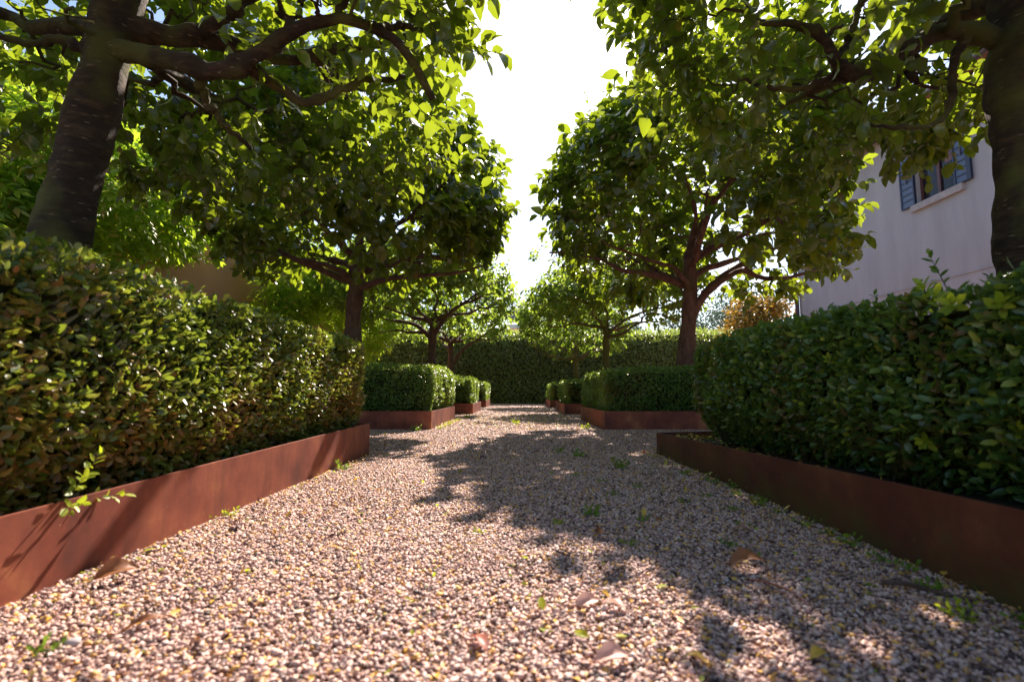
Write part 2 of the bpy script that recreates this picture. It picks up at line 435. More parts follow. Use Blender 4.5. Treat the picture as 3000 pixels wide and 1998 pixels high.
# 6-vertex small leaf
LEAF_S = (np.array([(0, 0, 0), (.35, .24, .05), (.75, .20, .04), (1, 0, -.06), (.75, -.20, .04), (.35, -.24, .05), (.5, 0, 0.0)], float),
          [(0, 6, 1), (1, 6, 2), (2, 6, 3), (3, 6, 4), (4, 6, 5), (5, 6, 0)])
LEAF_T = (np.array([(0, 0, 0), (.5, .28, .05), (1, 0, 0), (.5, -.28, .05)], float), [(0, 2, 1), (0, 3, 2)])
def pinnate(n=5):
    V, F = [], []
    for i in range(n):
        for sgn in (-1, 1):
            x = .12 + .80 * i / (n - 1)
            L = .30 * (1 - .25 * abs(i / (n - 1) - .4))
            a = R(58 - 14 * i / (n - 1))
            dx, dy = math.cos(a), math.sin(a) * sgn
            px, py = -dy, dx
            z = -.35 * x * x
            b = len(V)
            V += [(x, 0, z), (x + dx * L * .45 + px * L * .24, dy * L * .45 + py * L * .24, z - .02),
                  (x + dx * L, dy * L, z - .10), (x + dx * L * .45 - px * L * .24, dy * L * .45 - py * L * .24, z - .02)]
            F += [(b, b + 1, b + 2), (b, b + 2, b + 3)]
    b = len(V)
    V += [(.92, 0, -.30), (1.08, .05, -.36), (1.25, 0, -.44), (1.08, -.05, -.36)]
    F += [(b, b + 1, b + 2), (b, b + 2, b + 3)]
    # one rachis strip ties the leaflets into a single leaf
    V += [(0, -.006, 0), (0, .006, 0), (.95, .006, -.31), (.95, -.006, -.31)]
    F += [(b + 4, b + 5, b + 6, b + 7)]
    return np.array(V, float), F
PINN = pinnate()

# ------------------------------------------------------------------ ground (structure)
def build_ground():
    mb = MB()
    xs = [-120, -30, -8, 8, 30, 120]; ys = [-30, -6, 0, 20, 40, 300]
    V = [(x, y, 0) for y in ys for x in xs]; F = []
    for j in range(5):
        for i in range(5):
            a = j * 6 + i; F.append((a, a + 1, a + 7, a + 6))
    mb.add(V, F)
    o = mb.build("ground", M['ground'], smooth=False)
    tag(o, "flat ground of pale gravel between the planters", "ground", kind="structure")
build_ground()

# ------------------------------------------------------------------ gravel pebbles (stuff)
def ico():
    t = (1 + 5 ** .5) / 2
    v = unit(np.array([(-1,t,0),(1,t,0),(-1,-t,0),(1,-t,0),(0,-1,t),(0,1,t),(0,-1,-t),(0,1,-t),(t,0,-1),(t,0,1),(-t,0,-1),(-t,0,1)], float))
    f = [(0,11,5),(0,5,1),(0,1,7),(0,7,10),(0,10,11),(1,5,9),(5,11,4),(11,10,2),(10,7,6),(7,1,8),(3,9,4),(3,4,2),(3,2,6),(3,6,8),(3,8,9),(4,9,5),(2,4,11),(6,2,10),(8,6,7),(9,8,1)]
    return v, f
ICO = ico()
PL = -0.95; PR = 0.93   # path edges at the planters (x)
def in_planter(x, y):
    ax = np.abs(x)
    edge = np.where(x < 0, -PL, PR)
    k = np.zeros(len(x), bool)
    for (a, b) in PY: k |= (ax > edge) & (ax < 3.3) & (y > a) & (y < b)
    return k
PY = [(-0.4, 3.40), (5.66, 7.80), (9.80, 12.0), (14.3, 16.6)]
def build_pebbles():
    mb = MB()
    def layer(y0, y1, x0, x1, dens, s0, s1, zj):
        n = int((y1 - y0) * (x1 - x0) * dens)
        x = rng.uniform(x0, x1, n); y = rng.uniform(y0, y1, n)
        fov = np.abs(x + .01 * y) < 1.04 * y + .25
        k = fov & ~in_planter(x, y)
        x, y = x[k], y[k]; n = len(x)
        s = rng.uniform(s0, s1, n) * rng.choice([.7, 1, 1, 1.25], n)
        S = np.stack([s * rng.uniform(.48, .78, n), s * rng.uniform(.28, .5, n), s * rng.uniform(.16, .36, n)], 1)
        a = rng.uniform(0, 6.283, n)
        X = np.stack([np.cos(a), np.sin(a), rng.normal(0, .42, n)], 1)
        Z = np.stack([rng.normal(0, .45, n), rng.normal(0, .45, n), np.ones(n)], 1)
        P = np.stack([x, y, rng.uniform(0, zj, n) + .001], 1)
        mb.scatter(ICO[0], ICO[1], P, frames(X, Z), S)
    layer(.45, 1.6, -1.2, 1.2, 42000, .0050, .0112, .009)
    layer(1.6, 3.4, -1.0, 1.0, 24000, .0062, .0120, .008)
    layer(3.4, 5.66, -3.4, 3.4, 5200, .010, .016, .007)
    layer(5.66, 9.8, -3.4, 3.4, 1100, .016, .024, .006)
    layer(9.8, 19, -3.4, 3.4, 380, .022, .034, .006)
    # jitter each stone's outline a little
    o = mb.build("gravel", M['pebble'])
    v = np.empty(len(o.data.vertices) * 3, np.float32); o.data.vertices.foreach_get("co", v)
    v += rng.normal(0, .0008, len(v)).astype(np.float32)
    o.data.vertices.foreach_set("co", v); o.data.update()
    tag(o, "loose rounded pinkish beige gravel covering the path", "gravel", kind="stuff")
build_pebbles()

# ------------------------------------------------------------------ planters
def planter(x0, x1, y0, y1, h, mat, label):
    """h = top height at (x0y0, x1y0, x1y1, x0y1)"""
    t = .008
    loc = ((x0 + x1) / 2, (y0 + y1) / 2, 0)
    root = empty("steel_planter", loc)
    tag(root, label, "planter", "rusty steel planters along the gravel path")
    cx, cy = loc[0], loc[1]
    o = [(x0, y0), (x1, y0), (x1, y1), (x0, y1)]
    i = [(x0 + t, y0 + t), (x1 - t, y0 + t), (x1 - t, y1 - t), (x0 + t, y1 - t)]
    ns = 14
    mb = MB()
    for k in range(4):
        k2 = (k + 1) % 4
        V = []
        for s in range(ns + 1):
            u = s / ns
            wob = .0035 * math.sin(u * 9 + k * 2 + x0) * math.sin(math.pi * u)
            nx, ny = (o[k2][1] - o[k][1]), -(o[k2][0] - o[k][0]); L = math.hypot(nx, ny); nx, ny = nx / L * wob, ny / L * wob
            ox, oy = o[k][0] * (1 - u) + o[k2][0] * u - cx + nx, o[k][1] * (1 - u) + o[k2][1] * u - cy + ny
            ix, iy = i[k][0] * (1 - u) + i[k2][0] * u - cx + nx, i[k][1] * (1 - u) + i[k2][1] * u - cy + ny
            hh = h[k] * (1 - u) + h[k2] * u
            V += [(ox, oy, -.05), (ox, oy, hh), (ix, iy, hh), (ix, iy, -.05)]
        F = []
        for s in range(ns):
            a, b = s * 4, s * 4 + 4
            F += [(a, b, b + 1, a + 1), (a + 1, b + 1, b + 2, a + 2), (a + 2, b + 2, b + 3, a + 3)]
        mb.add(V, F)
    mb.build("steel_edging", mat, root, smooth=False)
    # soil
    n = 12; V = []; F = []
    for a in range(n + 1):
        for b in range(n + 1):
            x = (x0 + t) * (1 - a / n) + (x1 - t) * a / n; y = (y0 + t) * (1 - b / n) + (y1 - t) * b / n
            hh = (h[0] * (1 - a / n) + h[1] * a / n) * (1 - b / n) + (h[3] * (1 - a / n) + h[2] * a / n) * b / n
            V.append((x - cx, y - cy, hh * .72 + .012 * noise.noise(Vector((x * 4, y * 4, 0)))))
    for a in range(n):
        for b in range(n):
            q = a * (n + 1) + b; F.append((q, q + n + 1, q + n + 2, q + 1))
    MB().add(V, F).build("soil", M['soil'], root)
    return root

planter(-3.25, PL - .02, PY[0][0], PY[0][1], (.18, .148, .205, .20), M['corten'], "long rusty steel planter at the left, striped by thin slanting shadows")
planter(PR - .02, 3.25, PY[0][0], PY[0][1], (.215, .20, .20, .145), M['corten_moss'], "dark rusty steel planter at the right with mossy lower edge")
hL = (.205, .205, .205, .205)
planter(-3.2, -.94, PY[1][0], PY[1][1], hL, M['corten'], "second rusty steel planter on the left, its path side sunlit")
planter(.96, 3.2, PY[1][0], PY[1][1], hL, M['corten'], "second rusty steel planter on the right, around the second low hedge")
planter(-3.15, -.84, PY[2][0], PY[2][1], hL, M['corten'], "third rusty steel planter on the left, beside the far path")
planter(.90, 3.15, PY[2][0], PY[2][1], hL, M['corten'], "third rusty steel planter on the right, beside the far path")
planter(-3.1, -.86, PY[3][0], PY[3][1], hL, M['corten'], "farthest left rusty planter, next to the tall back hedge")
planter(.92, 3.1, PY[3][0], PY[3][1], hL, M['corten'], "farthest right rusty planter, next to the tall back hedge")

# ------------------------------------------------------------------ hedges
def rbox_surface(n, hx, hy, hz, r, faces, taper=0.0):
    """random points + normals on a rounded box centred on 0 (z from 0 to 2hz). faces: weights by name"""
    A = {'x+': hy * hz * 4, 'x-': hy * hz * 4, 'y+': hx * hz * 4, 'y-': hx * hz * 4, 'top': hx * hy * 4}
    keys = list(faces); w = np.array([A[k] * faces[k] for k in keys]); w /= w.sum()
    c = rng.choice(len(keys), n, p=w)
    u = rng.uniform(-1, 1, (n, 2))
    P = np.zeros((n, 3))
    for i, k in enumerate(keys):
        m = c == i
        if k[0] == 'x': P[m] = np.stack([np.full(m.sum(), hx if k[1] == '+' else -hx), u[m, 0] * hy, u[m, 1] * hz], 1)
        elif k[0] == 'y': P[m] = np.stack([u[m, 0] * hx, np.full(m.sum(), hy if k[1] == '+' else -hy), u[m, 1] * hz], 1)
        else: P[m] = np.stack([u[m, 0] * hx, u[m, 1] * hy, np.full(m.sum(), hz)], 1)
    inner = np.array([hx - r, hy - r, hz - r])
    lo = np.array([-(hx - r), -(hy - r), -hz])
    Q = np.clip(P, lo, inner)
    D = P - Q
    N = unit(D)
    P = Q + N * r
    return P, N

def hedge(name, x0, x1, y0, y1, z0, z1, mat, label, n, size, faces, tpl=LEAF_S, bulge=.03, under=.0, seed=1, jit=.022, cat="hedge", group=None, sprigs=0, r=.09, up=.25, body_inset=.06, nscale=2.6, core='core'):
    hx, hy, hz = (x1 - x0) / 2, (y1 - y0) / 2, (z1 - z0) / 2
    c = np.array([(x0 + x1) / 2, (y0 + y1) / 2, (z0 + z1) / 2])
    root = empty(name, (c[0], c[1], 0))
    tag(root, label, cat, group)
    off = np.array([0, 0, c[2]])
    def disp(P, N):
        W = P + c
        d = bulge * (wave_noise(W, nscale, seed) * .7 + wave_noise(W, nscale * 3.7, seed + 5) * .45)
        # drawn in towards the base
        h = (P[:, 2] + hz) / (2 * hz)
        pull = under * np.clip(1 - h / .45, 0, 1) ** 1.5
        return P + N * d[:, None] - np.stack([np.sign(P[:, 0]) * pull * (np.abs(N[:, 0]) > .3), np.sign(P[:, 1]) * pull * (np.abs(N[:, 1]) > .3), np.zeros(len(P))], 1)
    # inner body: dense twigs, just behind the leaves
    g = 26
    V = []; F = []
    ins = body_inset
    def sheet(fn):
        b = len(V)
        for i in range(g + 1):
            for j in range(g + 1): V.append(fn(i / g * 2 - 1, j / g * 2 - 1))
        for i in range(g):
            for j in range(g): q = b + i * (g + 1) + j; F.append((q, q + g + 1, q + g + 2, q + 1))
    sheet(lambda a, b: (hx, a * hy, b * hz)); sheet(lambda a, b: (-hx, a * hy, b * hz))
    sheet(lambda a, b: (a * hx, hy, b * hz)); sheet(lambda a, b: (a * hx, -hy, b * hz)); sheet(lambda a, b: (a * hx, b * hy, hz))
    V = np.array(V, float)
    inner = np.array([hx - r, hy - r, hz - r]); lo = np.array([-(hx - r), -(hy - r), -hz])
    Q = np.clip(V, lo, inner); N = unit(V - Q); V = Q + N * (r - ins)
    V = disp(V, N)
    MB().add(V + off, F).build("inner_twigs", M[core], root)
    mb = MB()
    P, N = rbox_surface(n, hx, hy, hz, r, faces)
    P = disp(P, N)
    # leaves clump in little shoots, leave small hollows
    dep = np.abs(rng.normal(0, jit, n)); hol = wave_noise(P + c, 22, seed + 9)
    keep = (hol > -1.25) | (rng.random(n) < .35)
    P, N, dep, hol = P[keep], N[keep], dep[keep], hol[keep]
    n = len(P)
    P = P + N * (jit * .6 - dep - np.where(hol < -.6, .02, 0))[:, None]
    X = N * rng.uniform(.25, 1.1, (n, 1)) + rnd_dirs(n) * .9 + np.array([0, 0, up])
    Z = N * .8 + rnd_dirs(n) * .55 + np.array([0, 0, .45])
    S = rng.uniform(.7, 1.25, n) * size
    S3 = np.stack([S, S * rng.uniform(.8, 1.15, n), S], 1)
    mb.scatter(tpl[0], tpl[1], P + off, frames(X, Z), S3)
    # stray young shoots on the top
    if sprigs:
        ms = mb
        for k in range(sprigs):
            px, py = rng.uniform(-hx, hx) * .95, rng.uniform(-hy, hy) * .95
            sprig(ms, np.array([px, py, hz]) + off, rng.uniform(.04, .10), size * 1.1, rng.integers(5, 10))
    mb.build("foliage", [mat, M['twig']], root)
    return root

def sprig(mb, base, L, size, n, lean=None, tpl=LEAF_S, mi=0, ti=1, droop=0.0):
    if lean is None: lean = np.array([rng.normal(0, .3), rng.normal(0, .3), 1.0])
    lean = lean / np.linalg.norm(lean)
    t = np.linspace(0, 1, 5)
    side = unit(rng.normal(size=3))
    pts = base + lean * L * t[:, None] + side * (L * .12) * (t ** 2)[:, None] + np.array([0, 0, -droop * L]) * (t ** 2)[:, None]
    mb.tube(pts, np.linspace(size * .05, size * .02, 5), 3, ti, False)
    s = np.linspace(.15, 1, n)
    P = np.stack([np.interp(s, t, pts[:, k]) for k in range(3)], 1)
    a = np.arange(n) * 2.4 + rng.uniform(0, 6)
    ref = np.array([1.0, 0, 0]) if abs(lean[0]) < .8 else np.array([0, 1.0, 0])
    u = np.cross(lean, ref); u /= np.linalg.norm(u); w = np.cross(lean, u)
    D = (np.cos(a)[:, None] * u + np.sin(a)[:, None] * w) * (1.15 - .6 * s)[:, None] + lean * (.35 + .5 * s)[:, None]
    Z = lean + .25 * rng.normal(size=(n, 3))
    mb.scatter(tpl[0], tpl[1], P, frames(D, Z), size * rng.uniform(.75, 1.1, n) * (1.05 - .25 * s), mi)

LH = "clipped low hedges inside the steel planters"
h1 = hedge("clipped_hedge", -3.10, -1.00, .05, 3.30, .13, .72, M['hedge_left'], "low clipped hedge with many brown leaves filling the long planter at left",
      52000, .026, {'x+': 1.0, 'top': .28, 'y+': .5}, under=.11, seed=3, group=LH, sprigs=12, bulge=.020, r=.05)
h2 = hedge("clipped_hedge", 1.06, 3.10, .05, 3.12, .12, .68, M['hedge_right'], "low dark green glossy hedge in the mossy planter at right",
      42000, .031, {'x-': 1.0, 'top': .30, 'y+': .5}, under=.17, seed=11, group=LH, sprigs=46, bulge=.03, r=.06)
hedge("clipped_hedge", -3.05, -.97, 5.82, 7.70, .14, .71, M['box_leaf'], "second low box hedge on the left, its path side catching the sun",
      26000, .030, {'x+': 1.3, 'y-': 1.2, 'top': .3}, under=.06, seed=21, group=LH, tpl=LEAF_S, sprigs=10)
hedge("clipped_hedge", 1.00, 3.05, 5.80, 7.70, .14, .68, M['box_leaf'], "second low box hedge on the right, beneath the thick upright trunk",
      26000, .030, {'x-': 1.3, 'y-': 1.2, 'top': .3}, under=.07, seed=31, group=LH, sprigs=10)
hedge("clipped_hedge", -3.0, -.90, 9.90, 11.9, .14, .70, M['box_leaf'], "third low box hedge on the left, below the wide spreading tree",
      15000, .038, {'x+': 1.3, 'y-': 1.1, 'top': .3}, under=.04, seed=41, group=LH, tpl=LEAF_T)
hedge("clipped_hedge", .96, 3.0, 9.90, 11.9, .14, .68, M['box_leaf'], "third low box hedge on the right, with the slim olive trunk rising from it",
      15000, .038, {'x-': 1.3, 'y-': 1.1, 'top': .3}, under=.04, seed=51, group=LH, tpl=LEAF_T)
hedge("clipped_hedge", -3.0, -.90, 14.4, 16.5, .14, .70, M['box_leaf'], "farthest low box hedge on the left, just before the back hedge",
      9000, .046, {'x+': 1.3, 'y-': 1.1, 'top': .3}, under=.02, seed=61, group=LH, tpl=LEAF_T)
hedge("clipped_hedge", .98, 3.0, 14.4, 16.5, .14, .68, M['box_leaf'], "farthest low box hedge on the right, just before the back hedge",
      9000, .046, {'x-': 1.3, 'y-': 1.1, 'top': .3}, under=.02, seed=71, group=LH, tpl=LEAF_T)
hedge("tall_hedge", -12, 11, 19.2, 20.6, .0, 2.72, M['back_leaf'], "tall clipped hedge closing the far end of the gravel path",
      60000, .088, {'y-': 1.0, 'top': .35}, seed=81, tpl=LEAF_T, bulge=.06, jit=.13, r=.12, body_inset=.2, nscale=1.3, core='core_pale')

# bright sprays that stick out of the near hedges (parts of their hedge)
def hedge_spray(hroot, pts, name, label, size, L=.09, tpl=LEAF_S, mat='yellow_leaf'):
    o = np.array([hroot.location[0], hroot.location[1], 0])
    for (p, lean) in pts:
        ms = MB(); sprig(ms, np.array(p) - o, L, size, 9, np.array(lean, float), tpl=tpl)
        s = ms.build(name, [M[mat], M['twig']], hroot); s["label"] = label
hedge_spray(h1, [((-1.0, 1.16, .17), (.6, -.3, .6)), ((-1.0, 1.20, .155), (.7, .2, .15)), ((-.99, 1.13, .15), (.8, -.4, .2)), ((-1.0, 1.19, .20), (.5, .1, .9))],
            "young_shoot", "bright yellow green young shoots over the planter edge", .030, .075)
hedge_spray(h2, [((1.05, 1.26, .60), (-.5, -.4, .7)), ((1.05, 1.22, .60), (-.6, -.5, .2)), ((1.05, 1.30, .63), (-.3, -.1, .9)), ((1.06, 1.12, .58), (-.5, -.6, .1))],
            "young_shoot", "pale yellow green shoots near the hedge top", .042, .05)
hedge_spray(h2, [((1.08, 1.75, .50), (-.6, -.4, .3)), ((1.10, 1.40, .27), (-.6, -.5, .0)), ((1.10, 1.15, .30), (-.5, -.5, .4))],
            "young_shoot", "single lighter green shoots on the hedge side", .034, .05)

# ------------------------------------------------------------------ the pleached trees
def catmull(ctrl, n):
    c = np.array(ctrl, float); c = np.vstack([2 * c[0] - c[1], c, 2 * c[-1] - c[-2]])
    out = []
    m = len(c) - 3
    for i in range(m):
        k = max(2, n // m)
        for s in range(k):
            t = s / k
            p0, p1, p2, p3 = c[i], c[i + 1], c[i + 2], c[i + 3]
            out.append(.5 * ((2 * p1) + (-p0 + p2) * t + (2 * p0 - 5 * p1 + 4 * p2 - p3) * t * t + (-p0 + 3 * p1 - 3 * p2 + p3) * t ** 3))
    out.append(c[-2])
    return np.array(out)

class Tree:
    def __init__(self, name, base, label, group, seed):
        self.root = empty(name, base)
        tag(self.root, label, "tree", group)
        self.base = np.array(base, float)
        self.wood = MB(); self.trunk = MB(); self.nodes = []; self.rads = []
        self.r = np.random.default_rng(seed); self.seed = seed
    def limb(self, ctrl, r0, r1, sides=8, n=14, gnarl=.02, mb=None, rough=.18):
        p = catmull(ctrl, n) - self.base
        k = len(p)
        g = self.r.normal(0, gnarl, p.shape); g[0] = 0; g = (g + np.roll(g, 1, 0)) * .5; g[0] = 0
        p = p + g
        q = np.linspace(0, 1, k)
        rad = (r0 + (r1 - r0) * q ** .8) * (1 + (.35 * np.exp(-q * 9) if mb is None else 0)) * (1 + .07 * np.sin(q * 23 + self.seed))
        if mb is None:      # knuckles left by old pruning
            for kk in self.r.uniform(.15, .9, 3): rad = rad * (1 + .30 * np.exp(-((q - kk) / .025) ** 2))
        (mb or self.wood).tube(p, rad, sides, rough=rough if sides > 5 else 0, seed=self.seed)
        self.nodes += list(p[1:]); self.rads += list(rad[1:])
        return p
    def grow(self, targets, r0, r1, sides, maxlen, n=7, gnarl=.03, sag=.0):
        """join every target to the nearest wood with a curved branch"""
        T = np.asarray(targets) - self.base
        nd = np.array(self.nodes)
        d = np.array([np.min(np.linalg.norm(nd - t, axis=1)) for t in T])
        for t in T[np.argsort(d)]:
            nd = np.array(self.nodes)
            dd = np.linalg.norm(nd - t, axis=1) + np.where(nd[:, 2] > t[2] + .1, .25, 0)
            i = int(np.argmin(dd))
            if dd[i] > maxlen or dd[i] < .08: continue
            a = nd[i]; L = dd[i]
            mid = (a + t) / 2 + np.array([0, 0, -sag * L]) + self.r.normal(0, .12 * L, 3)
            p = catmull([a, mid, t], n)
            p[1:-1] += self.r.normal(0, gnarl * L, (len(p) - 2, 3))
            ra = min(r0, self.rads[i] * .75)
            rad = np.linspace(ra, min(r1, ra * .6), len(p))
            self.wood.tube(p, rad, sides, cap=False)
            self.nodes += list(p[1:]); self.rads += list(rad[1:])

def crown_points(n, c, h, rg, power=2.0, clump=1.0, seed=0, expo=4.0, clump_scale=3.0, thresh=-.9, open_below=False, bump=.0, hole=.34):
    out = []
    c = np.array(c); h = np.array(h)
    while len(out) < n:
        u = rg.uniform(-1, 1, (n, 3))
        q = np.hypot(u[:, 0], u[:, 1])                     # round in plan, flat-topped in elevation
        ex = np.where(u[:, 2] < 0, expo if np.isscalar(expo) else expo[0], expo if np.isscalar(expo) else expo[1])
        s = (q ** ex + np.abs(u[:, 2]) ** ex) ** (1 / ex)
        k = (s < 1) & (rg.random(n) < np.clip(s, 0, 1) ** power)
        if open_below: k &= ~((u[:, 2] < -.25) & (q < .72) & (rg.random(n) > .42)) & ~((u[:, 2] < .1) & (q < hole))
        P = c + u * h * (1 + bump * wave_noise(unit(u * h), 3.1, seed + 77))[:, None]
        k &= wave_noise(P, clump_scale, seed) * clump > thresh
        out += list(P[k])
    return np.array(out[:n])

def leafy(tree, pts, c, h, size, tpl, leaves=9, L=(.14, .30), top_only=False, mi=0, mb=None, wmi=1, droop=.35, tw=.0028):
    """one short leafy shoot at each point; leaves alternate along it. Vectorised"""
    n = len(pts); rg = tree.r
    out = unit((pts - np.array(c)) / np.array(h))
    D = unit(out * .75 + np.array([0, 0, .35]) + rg.normal(0, .45, (n, 3)))
    LL = rg.uniform(L[0], L[1], n)
    B = pts - tree.base
    side = unit(rg.normal(size=(n, 3)))
    # twig, 3-sided, drawn as a thin wedge of two tubes
    mbx = mb
    for i in range(n):
        t = np.array([0, .5, 1.0])
        p = B[i] + D[i] * LL[i] * t[:, None] + side[i] * LL[i] * .1 * (t * t)[:, None]
        tree.wood.tube(p, (tw, tw * .8, tw * .4), 3, mi=1, cap=False)
    k = leaves
    s = np.tile(np.linspace(.08, 1.0, k), (n, 1)) + rg.normal(0, .03, (n, k))
    a = (np.arange(k) * 2.4)[None, :] + rg.uniform(0, 6.28, (n, 1))
    ref = np.where(np.abs(D[:, :1]) < .8, np.array([[1.0, 0, 0]]), np.array([[0, 1.0, 0]]))
    u = unit(np.cross(D, ref)); w = np.cross(D, u)
    P = B[:, None, :] + D[:, None, :] * (LL[:, None] * s)[:, :, None] + side[:, None, :] * (LL[:, None] * .1 * s * s)[:, :, None]
    X = (np.cos(a)[..., None] * u[:, None, :] + np.sin(a)[..., None] * w[:, None, :]) * (1.1 - .5 * s)[..., None] + D[:, None, :] * (.25 + .5 * s)[..., None]
    X = X + np.array([0, 0, -droop]) + rg.normal(0, .2, X.shape)
    Z = np.array([0, 0, 1.0]) + D[:, None, :] * .4 + rg.normal(0, .42, X.shape)
    P = P.reshape(-1, 3); X = X.reshape(-1, 3); Z = Z.reshape(-1, 3)
    keep = rg.random(len(P)) < .88
    P, X, Z = P[keep], X[keep], Z[keep]
    S = size * np.clip(rg.normal(1, .22, len(P)), .45, 1.5)
    S3 = np.stack([S, S * rg.uniform(.8, 1.2, len(S)), S * rg.uniform(.5, 1.6, len(S))], 1)
    mbx.scatter(tpl[0], tpl[1], P, frames(X, Z), S3, mi)

TG = "square-crowned trees rising from the planters"
def avenue_tree(base, label, trunk_ctrl, trunk_r, limbs, c, h, seed, nshoot, size, bark, leafmat='tree_leaf', tpl=LEAF_BIG, leaves=9, auto=6, spires=0, sides=12, dip=0.0, redtips=0, hole=.34, expo=4.0):
    t = Tree("avenue_tree", base, label, TG, seed)
    tp = t.limb(trunk_ctrl, trunk_r[0], trunk_r[1], sides, 70 if sides > 14 else 30, .003, t.trunk, rough=.10)
    top = np.array(trunk_ctrl[-1]); top_n = top + (top - np.array(trunk_ctrl[-2])) * .2
    t.limb([top - (0, 0, .03), top_n + (.03, 0, .15), top_n + (t.r.normal(0, .15), t.r.normal(0, .15), .45), top_n + (t.r.normal(0, .3), t.r.normal(0, .3), .9)], trunk_r[1] * .92 / 1.35, .014, 10, 14, .012)
    t.nodes = list(tp[-5:]); t.rads = [trunk_r[1]] * 5
    for (ctrl, a, b) in limbs:
        t.limb(ctrl, a * (.85 if sides > 14 else 1), b * .9, 10, 44 if sides > 14 else 24, .007)
    fork = np.array(trunk_ctrl[-2]); c_ = np.array(c); h_ = np.array(h)
    for k in range(auto):
        az = 6.283 * (k + t.r.uniform(-.25, .25)) / max(1, auto) + seed
        d = np.array([math.cos(az), math.sin(az), 0])
        f0 = fork + np.array([0, 0, t.r.uniform(-.12, .22)])
        up = t.r.uniform(.1, .62) * h[2]
        reach = .88 * min(h[0], h[1])
        ctrl = [f0]
        for q in (.22, .5, .75, 1.0):
            p = f0 + d * reach * q + np.array([0, 0, up * q ** 1.1 + .12 * q]) + t.r.normal(0, .09, 3) * q
            ctrl.append(p)
        t.limb(ctrl, trunk_r[1] * .62, .012, 8, 16, .02)
    t.grow(crown_points(60, c, h_ * .82, t.r, .3, 0, expo=3), .030, .012, 6, 1.6, 9, .06, .05)
    t.grow(crown_points(230, c, h_ * .92, t.r, .8, 0, expo=3.4), .013, .006, 5, 1.0, 7, .06)
    if redtips: t.grow([np.array(q[0], float) for q in redtips], .007, .004, 4, 2.0, 9, .03)
    pts = crown_points(nshoot, c, h, t.r, 1.3, 1.0, seed, expo=expo, open_below=True, thresh=-.25, clump_scale=3.8, bump=.10, hole=hole)
    if dip:   # the crown's underside hangs lower at its rim
        q = np.max(np.abs((pts - c_)[:, :2] / h_[:2]), axis=1); lo = (pts[:, 2] < c_[2])
        pts[:, 2] -= dip * lo * q ** 2 * (c_[2] - pts[:, 2]) / h_[2]
    cr = MB()
    leafy(t, pts, c, h, size, tpl, leaves, mb=cr)
    # whippy shoots above the clipped top
    if spires:
        tops = pts[np.argsort(-pts[:, 2])[:max(40, len(pts) // 5)]]
        for k in range(spires):
            b0 = tops[t.r.integers(len(tops))]; a = (b0 - c_)[:2] / h_[:2]; b = b0 - t.base
            lean = np.array([a[0] * .35 + t.r.normal(0, .15), a[1] * .3, 1.0])
            sprig(cr, b, t.r.uniform(.35, .8), size * .62, t.r.integers(10, 18), lean, tpl=tpl, ti=1)
    t.trunk.build("trunk", bark, t.root)
    t.wood.build("branches", [bark, M['twig']], t.root)
    cr.build("crown", [M[leafmat], M['twig'], M['red_tip']], t.root)
    if redtips:
        rt = MB()
        for (p, ln, LL, n) in redtips:
            sprig(rt, np.array(p) - t.base, LL, size * .62, n, np.array(ln, float), tpl=tpl, ti=1)
        o = rt.build("long_shoot", [M[leafmat], M['twig']], t.root)
        rt = MB()
        for (p, ln, LL, n) in redtips[:1]:
            e = np.array(p) + unit(np.array(ln, float)) * LL - t.base
            sprig(rt, e, .07, size * .5, 6, np.array(ln, float), tpl=tpl, ti=1)
        o = rt.build("young_leaves", [M['red_tip'], M['twig']], t.root); o["label"] = "reddish young leaves at the tip of a long shoot"
    return t

# left, nearest: leaning mossy trunk with a big crooked limb
avenue_tree((-2.20, 2.3, .12), "nearest left tree with a thick leaning mossy trunk and a big crooked limb",
    [(-2.20, 2.3, .12), (-2.17, 2.3, .7), (-2.12, 2.3, 1.15), (-2.06, 2.3, 1.5), (-2.0, 2.3, 1.85), (-1.95, 2.3, 2.2), (-1.90, 2.32, 2.6)], (.118, .095),
    [([(-2.04, 2.30, 2.03), (-1.92, 2.28, 2.03), (-1.78, 2.25, 2.00), (-1.58, 2.2, 1.93), (-1.41, 2.2, 1.87), (-1.24, 2.2, 1.91), (-1.08, 2.2, 2.05), (-.88, 2.22, 2.13), (-.68, 2.25, 2.12), (-.52, 2.3, 2.0), (-.42, 2.4, 1.85)], .066, .020),
     ([(-1.46, 2.2, 1.88), (-1.50, 2.3, 1.83), (-1.47, 2.42, 1.74), (-1.42, 2.6, 1.70)], .030, .012),
     ([(-1.26, 2.22, 1.92), (-1.17, 2.35, 1.89), (-1.06, 2.4, 1.84), (-.93, 2.42, 1.89), (-.80, 2.45, 1.97), (-.6, 2.6, 2.1)], .036, .016),
     ([(-1.97, 2.35, 2.15), (-1.69, 2.4, 2.20), (-1.50, 2.4, 2.27), (-1.39, 2.45, 2.44), (-1.2, 2.6, 2.7)], .055, .025),
     ([(-2.0, 2.3, 2.02), (-2.19, 2.3, 2.10), (-2.38, 2.3, 2.09), (-2.65, 2.35, 2.2), (-3.0, 2.4, 2.4)], .03, .012),
     ([(-.70, 2.25, 2.12), (-.5, 2.35, 2.2), (-.3, 2.5, 2.3)], .022, .01)],
    (-2.06, 2.45, 2.75), (1.92, 1.95, .82), 101, 1600, .092, M['bark_mossy'], sides=32, spires=6, auto=5)
